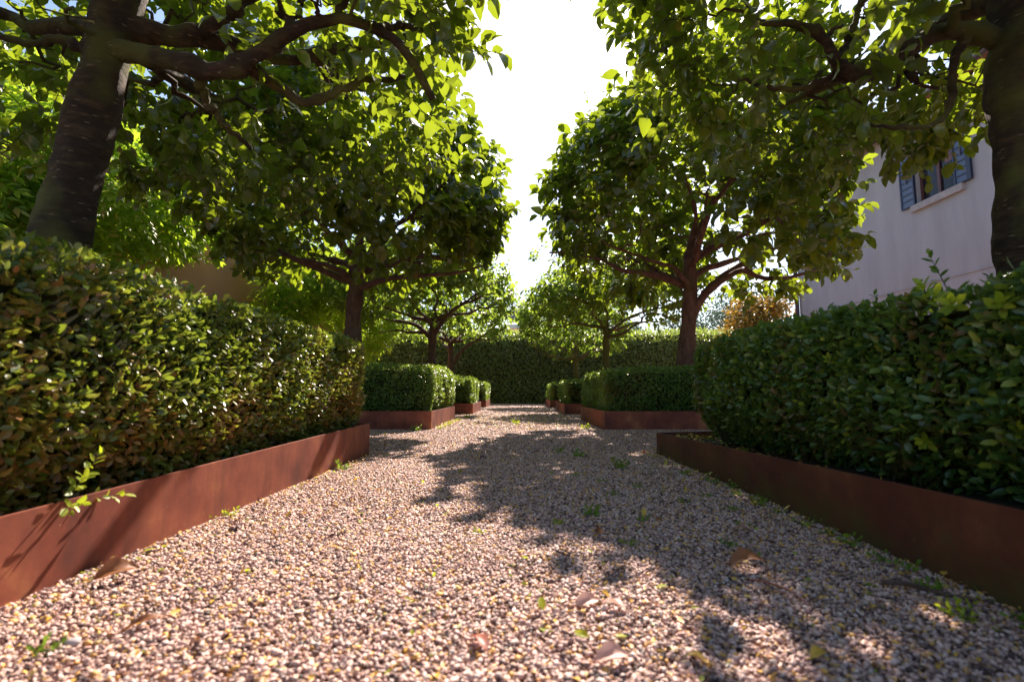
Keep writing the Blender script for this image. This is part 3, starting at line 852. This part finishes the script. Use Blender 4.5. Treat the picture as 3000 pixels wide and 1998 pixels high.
# right, nearest
avenue_tree((2.36, 2.3, .12), "nearest right tree with a straight dark mossy trunk at the frame edge",
    [(2.36, 2.3, .12), (2.35, 2.3, .8), (2.36, 2.3, 1.4), (2.38, 2.3, 1.9), (2.41, 2.3, 2.3), (2.45, 2.32, 2.7)], (.135, .115),
    [([(2.44, 2.34, 2.02), (2.28, 2.31, 2.08), (2.06, 2.3, 2.12), (1.85, 2.3, 2.03), (1.65, 2.3, 1.88), (1.53, 2.3, 1.95), (1.46, 2.3, 2.08), (1.36, 2.3, 2.15), (1.2, 2.35, 2.2)], .06, .018),
     ([(1.65, 2.3, 1.88), (1.53, 2.36, 1.92), (1.36, 2.42, 1.90), (1.15, 2.5, 2.0)], .028, .010),
     ([(2.14, 2.3, 2.09), (2.08, 2.32, 1.93), (2.06, 2.32, 1.80), (2.00, 2.32, 1.68), (1.84, 2.34, 1.66), (1.7, 2.4, 1.7)], .026, .008),
     ([(1.55, 2.32, 1.93), (1.62, 2.4, 2.08), (1.69, 2.4, 2.24), (1.73, 2.4, 2.4)], .03, .014)],
    (2.30, 2.35, 2.82), (1.78, 1.70, .84), 202, 1650, .090, M['bark_mossy'], sides=32, hole=.22, expo=(3.2, 4.0), spires=10, auto=5,
    redtips=[((.98, 3.3, 2.78), (-.27, 0, .30), .42, 11), ((.82, 3.3, 2.55), (-.10, 0, .5), .30, 10), ((.88, 3.3, 2.45), (-.15, .1, .5), .30, 9), ((.95, 3.3, 2.62), (-.05, .1, .6), .32, 9), ((.90, 3.3, 2.36), (-.3, .1, .4), .22, 8)])
# left, second
avenue_tree((-2.15, 6.7, .12), "second left tree with a broad dense dark crown over the second planter",
    [(-2.15, 6.7, .12), (-2.15, 6.68, .8), (-2.16, 6.66, 1.3), (-2.12, 6.6, 1.7), (-2.11, 6.6, 1.95), (-2.12, 6.6, 2.25)], (.125, .085),
    [([(-2.10, 6.58, 1.78), (-1.9, 6.5, 1.80), (-1.65, 6.45, 1.87), (-1.27, 6.4, 1.88), (-.75, 6.4, 1.93), (-.4, 6.3, 2.0)], .055, .014),
     ([(-2.10, 6.6, 1.85), (-1.98, 6.5, 2.05), (-1.85, 6.4, 2.28), (-1.55, 6.3, 2.6)], .055, .016),
     ([(-2.12, 6.6, 1.82), (-2.35, 6.4, 2.0), (-2.75, 6.3, 2.08), (-3.3, 6.3, 2.2)], .05, .014)],
    (-2.15, 6.55, 2.98), (2.05, 2.0, 1.10), 303, 1550, .140, M['bark'], spires=8, auto=6, sides=14, expo=(2.5, 3.6))
# right, second
avenue_tree((2.20, 6.7, .12), "second right tree with a smooth reddish trunk and upswept crooked limbs",
    [(2.20, 6.7, .12), (2.20, 6.68, .8), (2.24, 6.65, 1.3), (2.26, 6.6, 1.6), (2.26, 6.6, 1.9), (2.27, 6.6, 2.2)], (.125, .08),
    [([(2.27, 6.6, 1.45), (2.45, 6.5, 1.72), (2.68, 6.42, 1.92), (3.05, 6.4, 2.13), (3.6, 6.4, 2.35)], .062, .018),
     ([(2.40, 6.5, 1.66), (2.73, 6.3, 1.90), (3.0, 6.25, 1.83), (3.25, 6.2, 1.80), (3.7, 6.2, 1.93), (4.0, 6.2, 2.3)], .04, .014),
     ([(2.27, 6.6, 2.0), (2.36, 6.55, 2.4), (2.5, 6.5, 3.0)], .05, .016),
     ([(2.24, 6.55, 1.75), (2.0, 6.35, 1.95), (1.6, 6.2, 2.05), (1.1, 6.1, 2.2)], .035, .012)],
    (2.28, 6.62, 2.95), (2.05, 2.0, 1.28), 404, 1450, .138, M['bark_red'], spires=26, auto=5, sides=14, expo=(2.7, 2.4))
# left, third
avenue_tree((-1.80, 10.8, .12), "third left tree with bare spreading fan of branches",
    [(-1.80, 10.8, .12), (-1.80, 10.8, .9), (-1.80, 10.8, 1.5), (-1.78, 10.8, 1.75), (-1.78, 10.8, 2.0)], (.105, .075),
    [([(-1.80, 10.8, 1.55), (-2.2, 10.7, 1.85), (-2.8, 10.6, 1.95), (-3.5, 10.6, 2.15)], .05, .015),
     ([(-1.78, 10.8, 1.6), (-1.5, 10.7, 2.0), (-1.1, 10.6, 2.3), (-.5, 10.6, 2.7)], .05, .015)],
    (-1.88, 10.9, 2.74), (1.85, 1.85, .74), 505, 1400, .105, M['bark'], 'tree_leaf_far', spires=8, auto=6)
# right, third
avenue_tree((1.88, 10.8, .12), "third right tree with a slim olive green trunk",
    [(1.88, 10.8, .12), (1.88, 10.8, .9), (1.88, 10.8, 1.45), (1.89, 10.8, 1.65), (1.89, 10.8, 1.9)], (.085, .06),
    [([(1.88, 10.8, 1.6), (2.3, 10.7, 1.95), (2.9, 10.6, 2.15), (3.6, 10.6, 2.25)], .04, .012)],
    (2.10, 10.9, 2.70), (1.75, 1.85, .76), 606, 1350, .105, M['bark_light'], 'tree_leaf_far', spires=10, auto=5)
# left, fourth
avenue_tree((-2.0, 15.3, .12), "farthest left avenue tree, its forked trunk by the back hedge",
    [(-2.0, 15.3, .12), (-1.98, 15.3, .8), (-1.98, 15.3, 1.3), (-2.0, 15.3, 1.75), (-2.0, 15.3, 2.0)], (.12, .08),
    [([(-1.98, 15.3, 1.2), (-1.6, 15.2, 1.7), (-1.0, 15.1, 2.1), (-.5, 15.1, 2.5)], .06, .015)],
    (-2.1, 15.4, 2.90), (1.85, 1.85, .80), 707, 800, .115, M['bark'], 'tree_leaf_far', auto=6, spires=6, leaves=8)
# right, fourth
avenue_tree((1.78, 15.2, .12), "farthest right avenue tree, small and bright leaved near the back hedge",
    [(1.78, 15.2, .12), (1.76, 15.2, .7), (1.74, 15.2, 1.1), (1.72, 15.2, 1.4), (1.72, 15.2, 1.6)], (.10, .07), [],
    (1.62, 15.3, 2.42), (1.6, 1.7, .80), 808, 1000, .11, M['bark_light'], 'tree_leaf_far', auto=6, spires=4, leaves=8, expo=2.6)

# ------------------------------------------------------------------ trees and shrubs behind
def back_tree(base, height, rad, label, mat, seed, n=2600, size=.16, name="tree", trunk_h=None, cat="tree", tpl=LEAF_T, group=None, lobes=9, squash=.8, fill=.85):
    r = np.random.default_rng(seed)
    root = empty(name, base); tag(root, label, cat, group)
    th = trunk_h if trunk_h is not None else height * .3
    w = MB()
    top = np.array([r.normal(0, .1), r.normal(0, .1), height * .8])
    w.tube(catmull([(0, 0, -.05), (r.normal(0, .05), r.normal(0, .05), th * .6), (0, 0, th), top], 12), np.linspace(rad * .07 + .03, .02, 13)[:len(catmull([(0, 0, 0), (0, 0, 1), (0, 0, 2), (0, 0, 3)], 12))], 9, rough=.15)
    cs = []
    for k in range(lobes):
        a = r.uniform(0, 6.283); q = r.uniform(.15, .75)
        z = th + (height - th) * r.uniform(.2, .85)
        shrink = 1 - .55 * max(0, (z - th) / (height - th) - .4)
        cc = np.array([math.cos(a) * rad * q * shrink, math.sin(a) * rad * q * shrink, z]); cs.append((cc, rad * r.uniform(.35, .6)))
        w.tube(catmull([(0, 0, max(.2, th * r.uniform(.6, 1))), cc * np.array([.5, .5, 1]) - np.array([0, 0, .15 * height * .3]), cc], 6), np.linspace(.035, .012, 7), 5)
    w.build("trunk", M['bark'], root)
    P, D = [], []
    for cc, rr in cs:
        m = n // lobes
        d = unit(r.normal(size=(m, 3))); s = rr * (r.random(m) ** .45) * (1 + .22 * wave_noise(d * 2, 2.4, seed + int(rr * 100)))
        p = cc + d * s[:, None] * np.array([1, 1, squash])
        P.append(p); D.append(d)
    P = np.concatenate(P); D = np.concatenate(D)
    k = (wave_noise(P, 5.5 / rad, seed) > -1.0) & (P[:, 2] > .05)
    P, D = P[k], D[k]; m = len(P)
    X = D * .7 + unit(r.normal(size=(m, 3))) + np.array([0, 0, -.15]); Z = D * .6 + np.array([0, 0, .5]) + r.normal(0, .6, (m, 3))
    mb = MB(); mb.scatter(tpl[0], tpl[1], P, frames(X, Z), size * r.uniform(.6, 1.3, m))
    mb.build("crown", mat, root)
    return root
BG = "trees standing behind the far hedge"
back_tree((-8.2, 24, 0), 4.6, 2.0, "round green tree behind the left end of the back hedge", M['tree_leaf_far'], 1, 4200, .17, group=BG)
back_tree((-5.2, 25, 0), 4.4, 1.9, "bushy mid green tree over the back hedge, left of the spreading avenue tree", M['tree_leaf_far'], 2, 4200, .17, group=BG)
back_tree((-12.0, 22, 0), 7.0, 3.0, "tall dark tree at the corner past the terracotta wall", M['tree_leaf_far'], 3, 7000, .20, group=BG)
back_tree((-2.2, 26, 0), 3.9, 1.7, "low green tree just showing above the back hedge left of the parasol", M['tree_leaf_far'], 4, 3600, .16, group=BG)
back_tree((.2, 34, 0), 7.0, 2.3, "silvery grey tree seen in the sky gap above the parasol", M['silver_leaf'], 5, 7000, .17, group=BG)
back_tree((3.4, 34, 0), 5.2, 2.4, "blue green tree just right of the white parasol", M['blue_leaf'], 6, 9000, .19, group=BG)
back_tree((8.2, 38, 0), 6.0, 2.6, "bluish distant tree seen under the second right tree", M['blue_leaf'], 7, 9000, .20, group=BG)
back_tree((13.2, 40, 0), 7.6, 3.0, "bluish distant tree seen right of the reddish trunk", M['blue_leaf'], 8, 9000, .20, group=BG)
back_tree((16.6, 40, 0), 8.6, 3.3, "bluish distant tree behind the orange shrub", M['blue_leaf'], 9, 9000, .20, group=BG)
back_tree((7.55, 15.9, 0), 3.9, 1.45, "orange and yellow leaved shrub at the corner of the grey house", M['autumn_leaf'], 10, 9000, .105, name="shrub", trunk_h=.5, cat="shrub", tpl=LEAF_S, lobes=14)
back_tree((-9.0, 8.5, 0), 7.6, 3.0, "large small-leaved tree towering over the terracotta wall", M['tree_leaf'], 11, 15000, .13, trunk_h=2.6, lobes=16)
back_tree((-6.6, 17.2, 0), 4.4, 1.9, "rounded light green tree beyond the end of the terracotta wall", M['vine_leaf'], 12, 7000, .12, trunk_h=1.2, lobes=12)

# ------------------------------------------------------------------ terracotta building and its climbers
def left_house():
    root = empty("terracotta_building", (-7.6, 8.0, 0))
    tag(root, "terracotta plastered building half hidden by climbing vines on the left", "building")
    mb = MB(); mb.box(-1.9, 1.9, -6.5, 5.8, 0, 3.55); mb.build("wall", M['pink_plaster'], root, smooth=False)
    mb = MB(); mb.box(-1.96, 1.96, -6.56, 5.86, 3.552, 3.66); mb.build("coping", M['stone'], root, smooth=False)
    return root
lh = left_house()
PIV = Vector((-5.7, 8.0, 0)); WA = R(-13)
def swing(o):
    from mathutils import Matrix
    d = Matrix.Rotation(WA, 3, 'Z') @ (Vector(o.location) - PIV)
    o.location = PIV + d; o.rotation_euler[2] += WA
swing(lh)
def vine(name, blobs, label, seed, n, size, stem):
    r = np.random.default_rng(seed)
    loc = stem[0]
    root = empty(name, loc); tag(root, label, "climber", "wisteria climbers on the terracotta wall")
    w = MB(); p = catmull(stem, 14) - np.array(loc); w.tube(p, np.linspace(.05, .02, len(p)), 7, rough=.2)
    w.tube(p + r.normal(0, .03, p.shape), np.linspace(.03, .012, len(p)), 6)
    w.build("stem", M['bark'], root)
    P, D = [], []
    tot = sum(b[1][0] * b[1][1] + b[1][1] * b[1][2] for b in blobs)
    for c, h in blobs:
        m = int(n * (h[0] * h[1] + h[1] * h[2]) / tot)
        d = unit(r.normal(size=(m, 3))); d[:, 0] = np.abs(d[:, 0]) * np.where(r.random(m) < .8, 1, -1)
        s = r.uniform(.72, 1.05, m) * (1 + .2 * wave_noise(d * np.array(h), 2.6, seed))
        P.append(np.array(c) + d * np.array(h) * s[:, None]); D.append(d)
    P = np.concatenate(P) - np.array(loc); D = np.concatenate(D); m = len(P)
    X = D * .8 + r.normal(0, .35, (m, 3)) + np.array([.25, 0, -.15]); Z = np.array([0, 0, .75]) + D * .7 + np.array([0, -.35, 0]) + r.normal(0, .4, (m, 3))
    mb = MB(); mb.scatter(PINN[0], PINN[1], P, frames(X, Z), size * r.uniform(.7, 1.2, m))
    mb.build("foliage", M['vine_leaf'], root)
    swing(root)
vine("wisteria", [((-5.5, 4.6, 2.9), (.75, 1.5, 1.0)), ((-5.35, 6.3, 3.25), (.85, 1.3, .85)), ((-5.4, 5.6, 2.2), (.55, 1.0, .7)), ((-5.4, 3.2, 3.0), (.7, 1.2, .9)), ((-5.45, 7.6, 3.4), (.7, 1.1, .6))],
     "bright green wisteria spilling over the terracotta wall behind the leaning trunk", 51, 2300, .42, [(-5.5, 5.2, 0), (-5.55, 5.3, 1.0), (-5.6, 5.1, 2.0), (-5.5, 5.0, 2.9)])
vine("wisteria", [((-5.4, 10.6, 2.7), (.6, .9, .85)), ((-5.3, 12.2, 2.9), (.8, 1.4, .75)), ((-5.3, 13.6, 2.5), (.8, .8, 1.0)), ((-5.45, 10.2, 1.7), (.4, .4, .9))],
     "wisteria mound hanging over the far end of the terracotta wall", 52, 2200, .33, [(-5.5, 10.3, 0), (-5.5, 10.25, 1.0), (-5.55, 10.3, 2.0), (-5.4, 10.6, 2.7)])

# ------------------------------------------------------------------ grey house on the right
def right_house():
    X = 8.0
    root = empty("grey_house", (X + 4, 8.5, 0))
    tag(root, "grey plastered two storey house with open blue shutters on the right", "house")
    o = np.array([X + 4, 8.5, 0])
    y0, y1, z1 = -2.0, 14.4, 5.95
    wy0, wy1, wz0, wz1 = 9.06, 9.96, 4.14, 5.34
    def B(mb, x0, x1, a, b, c, d, mi=0): mb.box(x0 - o[0], x1 - o[0], a - o[1], b - o[1], c, d, mi)
    mb = MB()
    # front wall pieces round the window opening (0.35 thick)
    B(mb, X, X + .35, y0, wy0, 0, z1); B(mb, X, X + .35, wy1, y1, 0, z1)
    B(mb, X, X + .35, wy0, wy1, 0, wz0); B(mb, X, X + .35, wy0, wy1, wz1, z1)
    B(mb, X + .35, X + 8, y1 - .35, y1, 0, z1); B(mb, X + .35, X + 8, y0, y0 + .35, 0, z1); B(mb, X + 7.65, X + 8, y0 + .35, y1 - .35, 0, z1)
    mb.build("wall", M['grey_plaster'], root, smooth=False)
    mb = MB(); B(mb, X - .018, X - .001, y0 - .03, y1 - .12, 2.515, 2.54); mb.build("string_course", M['grey_plaster'], root, smooth=False)
    mb = MB()
    # low pitched tiled roof with overhang
    V = [(X - .38, y0 - .3, z1 - .02), (X + 4, y0 - .3, z1 + 1.3), (X + 8.38, y0 - .3, z1 - .02), (X - .38, y1 + .3, z1 - .02), (X + 4, y1 + .3, z1 + 1.3), (X + 8.38, y1 + .3, z1 - .02)]
    V = [tuple(np.array(v) - o) for v in V]; V2 = [(a, b, c + .12) for a, b, c in V]
    mb.add(V + V2, [(0, 3, 4, 1), (1, 4, 5, 2), (6, 7, 10, 9), (7, 8, 11, 10), (0, 6, 9, 3), (2, 5, 11, 8), (0, 1, 7, 6), (1, 2, 8, 7), (3, 9, 10, 4), (4, 10, 11, 5)])
    mb.build("roof", M['tile'], root, smooth=False)
    g = MB(); g.tube([(X - .42 - o[0], y0 - .3 - o[1], z1), (X - .42 - o[0], y1 + .3 - o[1], z1)], (.065, .065), 10); g.build("gutter", M['pipe'], root)
    g = MB(); px = X - .05; py = y1 - .02
    g.tube(np.array([(X - .42, py, z1 - .03), (X - .40, py, z1 - .25), (X - .08, py, z1 - .5), (X - .08, py, z1 - .8), (X - .08, py, 0.02)]) - o, .055, 12)
    for z in (1.2, 3.2, 4.8): g.tube(np.array([(X - .08, py, z - .02), (X - .08, py, z + .02)]) - o, .064, 12)
    g.build("downpipe", M['pipe'], root)
    # window
    fr = MB()
    xf = X + .07
    t = .055
    B(fr, xf, xf + .06, wy0, wy0 + t, wz0, wz1); B(fr, xf, xf + .06, wy1 - t, wy1, wz0, wz1)
    B(fr, xf, xf + .06, wy0 + t, wy1 - t, wz0, wz0 + t); B(fr, xf, xf + .06, wy0 + t, wy1 - t, wz1 - t, wz1)
    ym = (wy0 + wy1) / 2; B(fr, xf - .004, xf + .056, ym - .035, ym + .035, wz0 + t, wz1 - t)
    win = fr.build("window", M['window_frame'], root, smooth=False)
    gl = MB(); B(gl, xf + .025, xf + .031, wy0 + t + .001, ym - .036, wz0 + t + .001, wz1 - t - .001); B(gl, xf + .025, xf + .031, ym + .036, wy1 - t - .001, wz0 + t + .001, wz1 - t - .001)
    gl.build("pane", M['glass'], win, smooth=False)
    cu = MB(); V = []; F = []
    for k in range(25):
        y = ym - .02 + .30 * k / 24; V += [(xf + .12 + .018 * math.sin(k * 1.3) - o[0], y - o[1], wz0 + .02), (xf + .12 + .018 * math.sin(k * 1.3 + .4) - o[0], y - o[1], wz1 + .1)]
        if k: F.append((2 * k - 2, 2 * k, 2 * k + 1, 2 * k - 1))
    cu.add(V, F).build("curtain", M['curtain'], win)
    dk = MB(); B(dk, X + 2.0, X + 2.1, wy0 - 2, wy1 + 2, wz0 - 1.2, wz1 + .4); dk.build("room_back", M['dark_room'], win, smooth=False)
    si = MB(); B(si, X - .075, X + .066, wy0 - .18, wy1 + .12, wz0 - .13, wz0 - .003); si.build("sill", M['stone'], win, smooth=False)
    # shutters lie open against the wall, boards with dark battens
    def shutter(a, b, hinge_near):
        s = MB(); xs0, xs1 = X - .055, X - .016
        f = .035; big = .085
        la, lb = (big, f) if hinge_near else (f, f)
        B(s, xs0, xs1, a, a + la, wz0, wz1); B(s, xs0, xs1, b - lb, b, wz0, wz1)
        n = 9
        for k in range(n + 1):
            z = wz0 + (wz1 - wz0 - .022) * k / n
            B(s, xs0 + .002, xs1 - .002, a + la, b - lb, z, z + .022)
        sh = s.build("shutter", M['shutter_frame'], root, smooth=False)
        p = MB(); B(p, xs0 + .012, xs1 - .006, a + la + .001, b - lb - .001, wz0 + .024, wz1 - .024); p.build("boards", M['shutter_panel'], sh, smooth=False)
        la_ = MB(); zc = (wz0 + wz1) / 2
        B(la_, xs0 - .012, xs0 + .001, (a + b) / 2 - .012, (a + b) / 2 + .012, zc - .10, zc + .04); B(la_, xs0 - .012, xs0 + .001, (a + b) / 2 + .013, (a + b) / 2 + .05, zc + .0, zc + .02)
        la_.build("latch", M['pipe'], sh, smooth=False)
    shutter(wy0 - .36, wy0 - .012, True); shutter(wy1 + .012, wy1 + .38, False)
right_house()

# ------------------------------------------------------------------ white parasol beyond the hedge
def parasol():
    x, y = .75, 24.2
    root = empty("garden_parasol", (x, y, 0)); tag(root, "white square parasol peeking over the back hedge in the middle", "parasol")
    c = MB(); r = 1.35
    V = [(0, 0, 3.98)]
    for a in ((-r, -r), (0, -r), (r, -r), (r, 0), (r, r), (0, r), (-r, r), (-r, 0)):
        V.append((a[0], a[1], 3.46 + (.05 if 0 in a else 0)))
    F = [(0, 1 + k, 1 + (k + 1) % 8) for k in range(8)]
    b = len(V)
    for k in range(8): V.append((V[1 + k][0], V[1 + k][1], V[1 + k][2] - .16))
    F += [(1 + k, b + k, b + (k + 1) % 8, 1 + (k + 1) % 8) for k in range(8)]
    c.add(V, F).build("canopy", M['canvas'], root, smooth=False)
    p = MB(); p.tube([(0, 0, 0), (0, 0, 3.95)], (.03, .03), 10)
    p.build("pole", M['wood'], root)
    q = MB()
    for k in range(8): q.tube([(0, 0, 3.91), (V[1 + k][0] * .97, V[1 + k][1] * .97, V[1 + k][2] - .03)], (.012, .01), 5)
    q.build("ribs", M['wood'], root)
    q = MB(); q.box(-.3, .3, -.3, .3, 0.002, .08); q.build("base", M['stone'], root, smooth=False)
parasol()

# ------------------------------------------------------------------ weeds growing in the gravel
def weed(x, y, size, n, label, group, mat='weed', kind=0, cat="weed"):
    root = empty("gravel_weed", (x, y, 0)); tag(root, label, cat, group)
    ms = MB()
    for k in range(n):
        a = k * 2.4 + x * 9
        lean = np.array([math.cos(a) * .9, math.sin(a) * .9, .75 + .5 * (k % 3)])
        sprig(ms, np.array([math.cos(a), math.sin(a), 0]) * size * .25 + np.array([0, 0, .002]), size * rng.uniform(.8, 1.5), size * (.85 if kind == 0 else .6), 4 if kind == 0 else 7, lean)
    ms.build("leaves", [M[mat], M['weed']], root)
    return root
WG = "small weeds growing through the gravel"
singles = [((-.925, 1.69), .020, 6, "yellow green seedling against the long left planter, in full sun", 'yellow_leaf'),
    ((.289, 3.508), .030, 6, "small upright weed in the tree shadow mid path", 'weed'),
    ((.378, 3.235), .034, 9, "dark green weed clump beside brown litter, mid path", 'weed'),
    ((.538, 2.753), .040, 8, "tallest leafy weed in the shade, before the corner of the mossy planter", 'weed'),
    ((.243, 1.718), .026, 10, "flat dark green weed patch on the shadow's edge", 'weed'),
    ((.124, 1.593), .018, 5, "bright green clover just outside the shadow's edge", 'yellow_leaf'),
    ((-.108, 1.487), .016, 5, "lone yellow green seedling in the sunny middle of the path", 'yellow_leaf'),
    ((-1.057, 5.395), .045, 10, "rounded green weed tuft before the second left planter", 'weed'),
    ((.758, 5.714), .045, 9, "yellow green weed at the corner of the second right planter", 'yellow_leaf'),
    ((-.90, 2.69), .030, 8, "green weed at the far corner of the long left planter", 'weed'),
    ((-.027, 6.63), .05, 8, "yellowish weed tuft far up the middle of the path", 'yellow_leaf'),
    ((-.80, 8.2), .05, 8, "yellow weed at the foot of the second left planter's far corner", 'yellow_leaf'),
    ((.818, 2.544), .022, 8, "pale weed at the near end corner foot of the mossy planter", 'weed'),
    ((.78, .955), .022, 9, "yellow green weed in the sun patch under the mossy planter", 'yellow_leaf'),
    ((-.723, .815), .018, 6, "blurred bright green seedling in the lower left corner of the photo", 'weed')]
for (p, s, n, lab, mt) in singles: weed(p[0], p[1], s, n, lab, WG, mt)
for (x, y) in [(.279, 2.508), (.377, 2.341), (.378, 2.039), (.391, 1.636), (.733, 1.79), (.724, 2.016), (.545, 1.385), (.564, 1.289), (.294, 1.376), (.60, 1.9), (.50, 2.2), (.66, 1.55)]:
    weed(x, y, .017, 5, "tiny green weed in the shaded gravel near the mossy planter", WG)
for k in range(16):
    y = .80 + k * .115 + rng.normal(0, .03)
    weed(.865 + rng.normal(0, .018) , y, rng.uniform(.015, .024), 6, "small dark green weed in the row along the foot of the mossy planter", WG)
for k in range(9):
    weed(-.86 + rng.normal(0, .02), 5.75 + k * .22, .028, 5, "small yellow green weed in the row along the second left planter's foot", WG, 'yellow_leaf')

# ------------------------------------------------------------------ fallen leaves
def fallen(x, y, size, rz, tilt, mat, label, z=.012, width=.55, curl=.6, name="fallen_leaf", cat="fallen leaf"):
    s = np.linspace(0, 1, 9); V = []; F = []
    for i, u in enumerate(s):
        w = width * .5 * (math.sin(math.pi * min(1, u * 1.02)) ** .75) * (1.1 - .3 * u) + .002
        zc = curl * (.22 * math.sin(math.pi * u) + .12 * u)
        for j, q in enumerate((-1, -.5, 0, .5, 1)):
            V.append(((u - .5), q * w, zc + abs(q) ** 1.6 * w * curl * .9 + .02 * math.sin(u * 11 + q * 3)))
    for i in range(8):
        for j in range(4): a = i * 5 + j; F.append((a, a + 5, a + 6, a + 1))
    V = np.array(V) * size
    st = MB(); st.add(V, F)
    n = len(V); V2 = V - np.array([0, 0, .0006]); 
    st.tube(np.array([(-.5, 0, .01), (-.62, .02, .02), (-.74, .05, .0)]) * size, (.0012, .001, .0008), 5)
    o = st.build(name, M[mat])
    o.location = (x, y, z); o.rotation_euler = (tilt, 0, rz)
    tag(o, label, cat, "fallen leaves lying on the gravel")
FL = [((.221, 1.476), .055, 1.4, .9, 'dead_brown', "pointed brown leaf standing upright at the edge of the shadow", .020),
 ((.129, .992), .050, .4, .5, 'dead_pink', "pale pink curled leaf, the left one of the close pair", .014),
 ((.175, .975), .048, 2.6, .3, 'dead_pink', "pale pink curled leaf, the right one of the close pair", .014),
 ((.138, .793), .055, .2, .35, 'dead_pink', "crumpled reddish leaf at the bottom edge of the photo", .014),
 ((-.061, .84), .045, 2.2, .2, 'dead_red', "small dark red leaf low in the middle of the path", .012),
 ((.645, 1.515), .050, 2.4, .2, 'dead_pink', "pinkish grey leaf lying in shade among the weeds", .012),
 ((.514, 1.194), .085, .1, .25, 'dead_brown', "large brown leaf with a dark end, half in shadow", .020),
 ((.647, 1.368), .055, 2.5, .3, 'dead_dark', "narrow dark curled leaf in shade close to the mossy planter", .012),
 ((.448, .81), .035, .5, .2, 'dead_yellow', "yellow brown leaf in a dark shadow spot at lower right", .012),
 ((.261, .795), .032, 2.7, .1, 'dead_yellow', "small bright yellow leaf at the bottom of the photo", .012),
 ((-.817, 1.526), .048, 2.5, .4, 'dead_dark', "purplish brown curled leaf near the long left planter", .014),
 ((-.497, 1.423), .030, .3, .2, 'dead_dark', "tiny purplish leaf on the sunny gravel left of the middle", .012),
 ((-.842, 1.111), .080, .9, .5, 'dead_brown', "large orange brown curled leaf by the striped planter", .022),
 ((-.625, .901), .075, .8, .2, 'dead_brown', "long thin brown leaf at lower left", .010),
 ((-.208, 3.132), .045, .2, .3, 'dead_dark', "dark brown leaf beyond the tree shadow mid path", .012),
 ((-.404, 1.408), .020, 1.2, .2, 'dead_red', "tiny red leaf fragment on the sunny gravel", .012),
 ((.43, 3.22), .05, 1.2, .3, 'dead_dark', "dark brown leaf beside the weed clump mid path", .012),
 ((-.60, 3.3), .05, 2.0, .3, 'dead_brown', "brown leaf near the end of the long left planter", .012)]
for (p, s, rz, ti, mt, lab, z) in FL:
    fallen(p[0], p[1], s, rz, ti, mt, lab, z, width=.22 if 'thin' in lab or 'narrow' in lab else .55)
tw = MB(); tp = catmull([(-.05, .045, .014), (-.02, .02, .020), (.015, -.01, .016), (.05, -.03, .012), (.09, -.05, .010)], 12)
tw.tube(tp, np.linspace(.0055, .003, len(tp)), 7, rough=.3)
o = tw.build("fallen_twig", M['bark']); o.location = (.80, 1.06, 0); tag(o, "thick reddish brown twig lying beside the mossy planter", "twig")
tw = MB(); tp = catmull([(-.03, .07, .012), (-.01, .03, .02), (.01, -.02, .022), (.02, -.06, .012)], 10)
tw.tube(tp, np.linspace(.0018, .001, len(tp)), 6)
o = tw.build("leaf_stalk", M['dead_red']); o.location = (.516, 1.053, 0); tag(o, "thin pink leaf stalk on the gravel under the large brown leaf", "stalk")
pb = MB(); pb.add(ICO[0] * np.array([.016, .012, .009]), ICO[1]); o = pb.build("large_pebble", M['stone']); o.location = (-.70, .843, .010)
sm = o.modifiers.new("sub", 'SUBSURF'); sm.levels = 2; sm.render_levels = 2
tag(o, "large white oval pebble in the lower left gravel", "pebble")

# small leaf scraps and yellow petals strewn over the gravel (nobody could count them)
def litter():
    mb = MB()
    n = 4400
    y = .6 + rng.random(n) ** 1.6 * 9; x = rng.uniform(-1, 1, n) * np.where((y > 3.5) & (y < 5.6), 3.0, .9)
    k = ~in_planter(x, y); x, y = x[k], y[k]; n = len(x)
    P = np.stack([x, y, rng.uniform(.007, .014, n)], 1)
    # crumbs gather along the planters' feet; bits fall on the soil along the planters' inner edges
    ex = []
    for (xa, xb, ya, yb, z, m) in ((.96, 1.12, 1.5, 3.36, .125, 300), (1.0, 1.9, 3.14, 3.37, .118, 420), (-2.2, -1.1, 5.68, 5.80, .150, 260), (-.94, -.86, .8, 3.4, .010, 260), (.80, .90, .8, 3.4, .010, 420), (-.94, -.80, 5.7, 7.8, .010, 160)):
        ex.append(np.stack([rng.uniform(xa, xb, m), rng.uniform(ya, yb, m), np.full(m, z) + rng.uniform(0, .02, m)], 1))
    P = np.concatenate([P] + ex); n = len(P); y = P[:, 1]
    mi = rng.choice([0, 0, 1, 2], n)
    X = rng.normal(size=(n, 3)); X[:, 2] *= .3; Z = np.array([0, 0, 1.0]) + rng.normal(0, .35, (n, 3))
    S = rng.uniform(.005, .014, n) * (1 + .15 * y) * np.where(rng.random(n) < .08, 2.0, 1)
    for m in (0, 1, 2):
        q = mi == m; mb.scatter(LEAF_S[0], LEAF_S[1], P[q], frames(X[q], Z[q]), S[q], m)
    o = mb.build("leaf_litter", [M['dead_yellow'], M['dead_brown'], M['yellow_leaf']])
    tag(o, "tiny yellow and brown leaf scraps strewn over the gravel", "litter", kind="stuff")
litter()
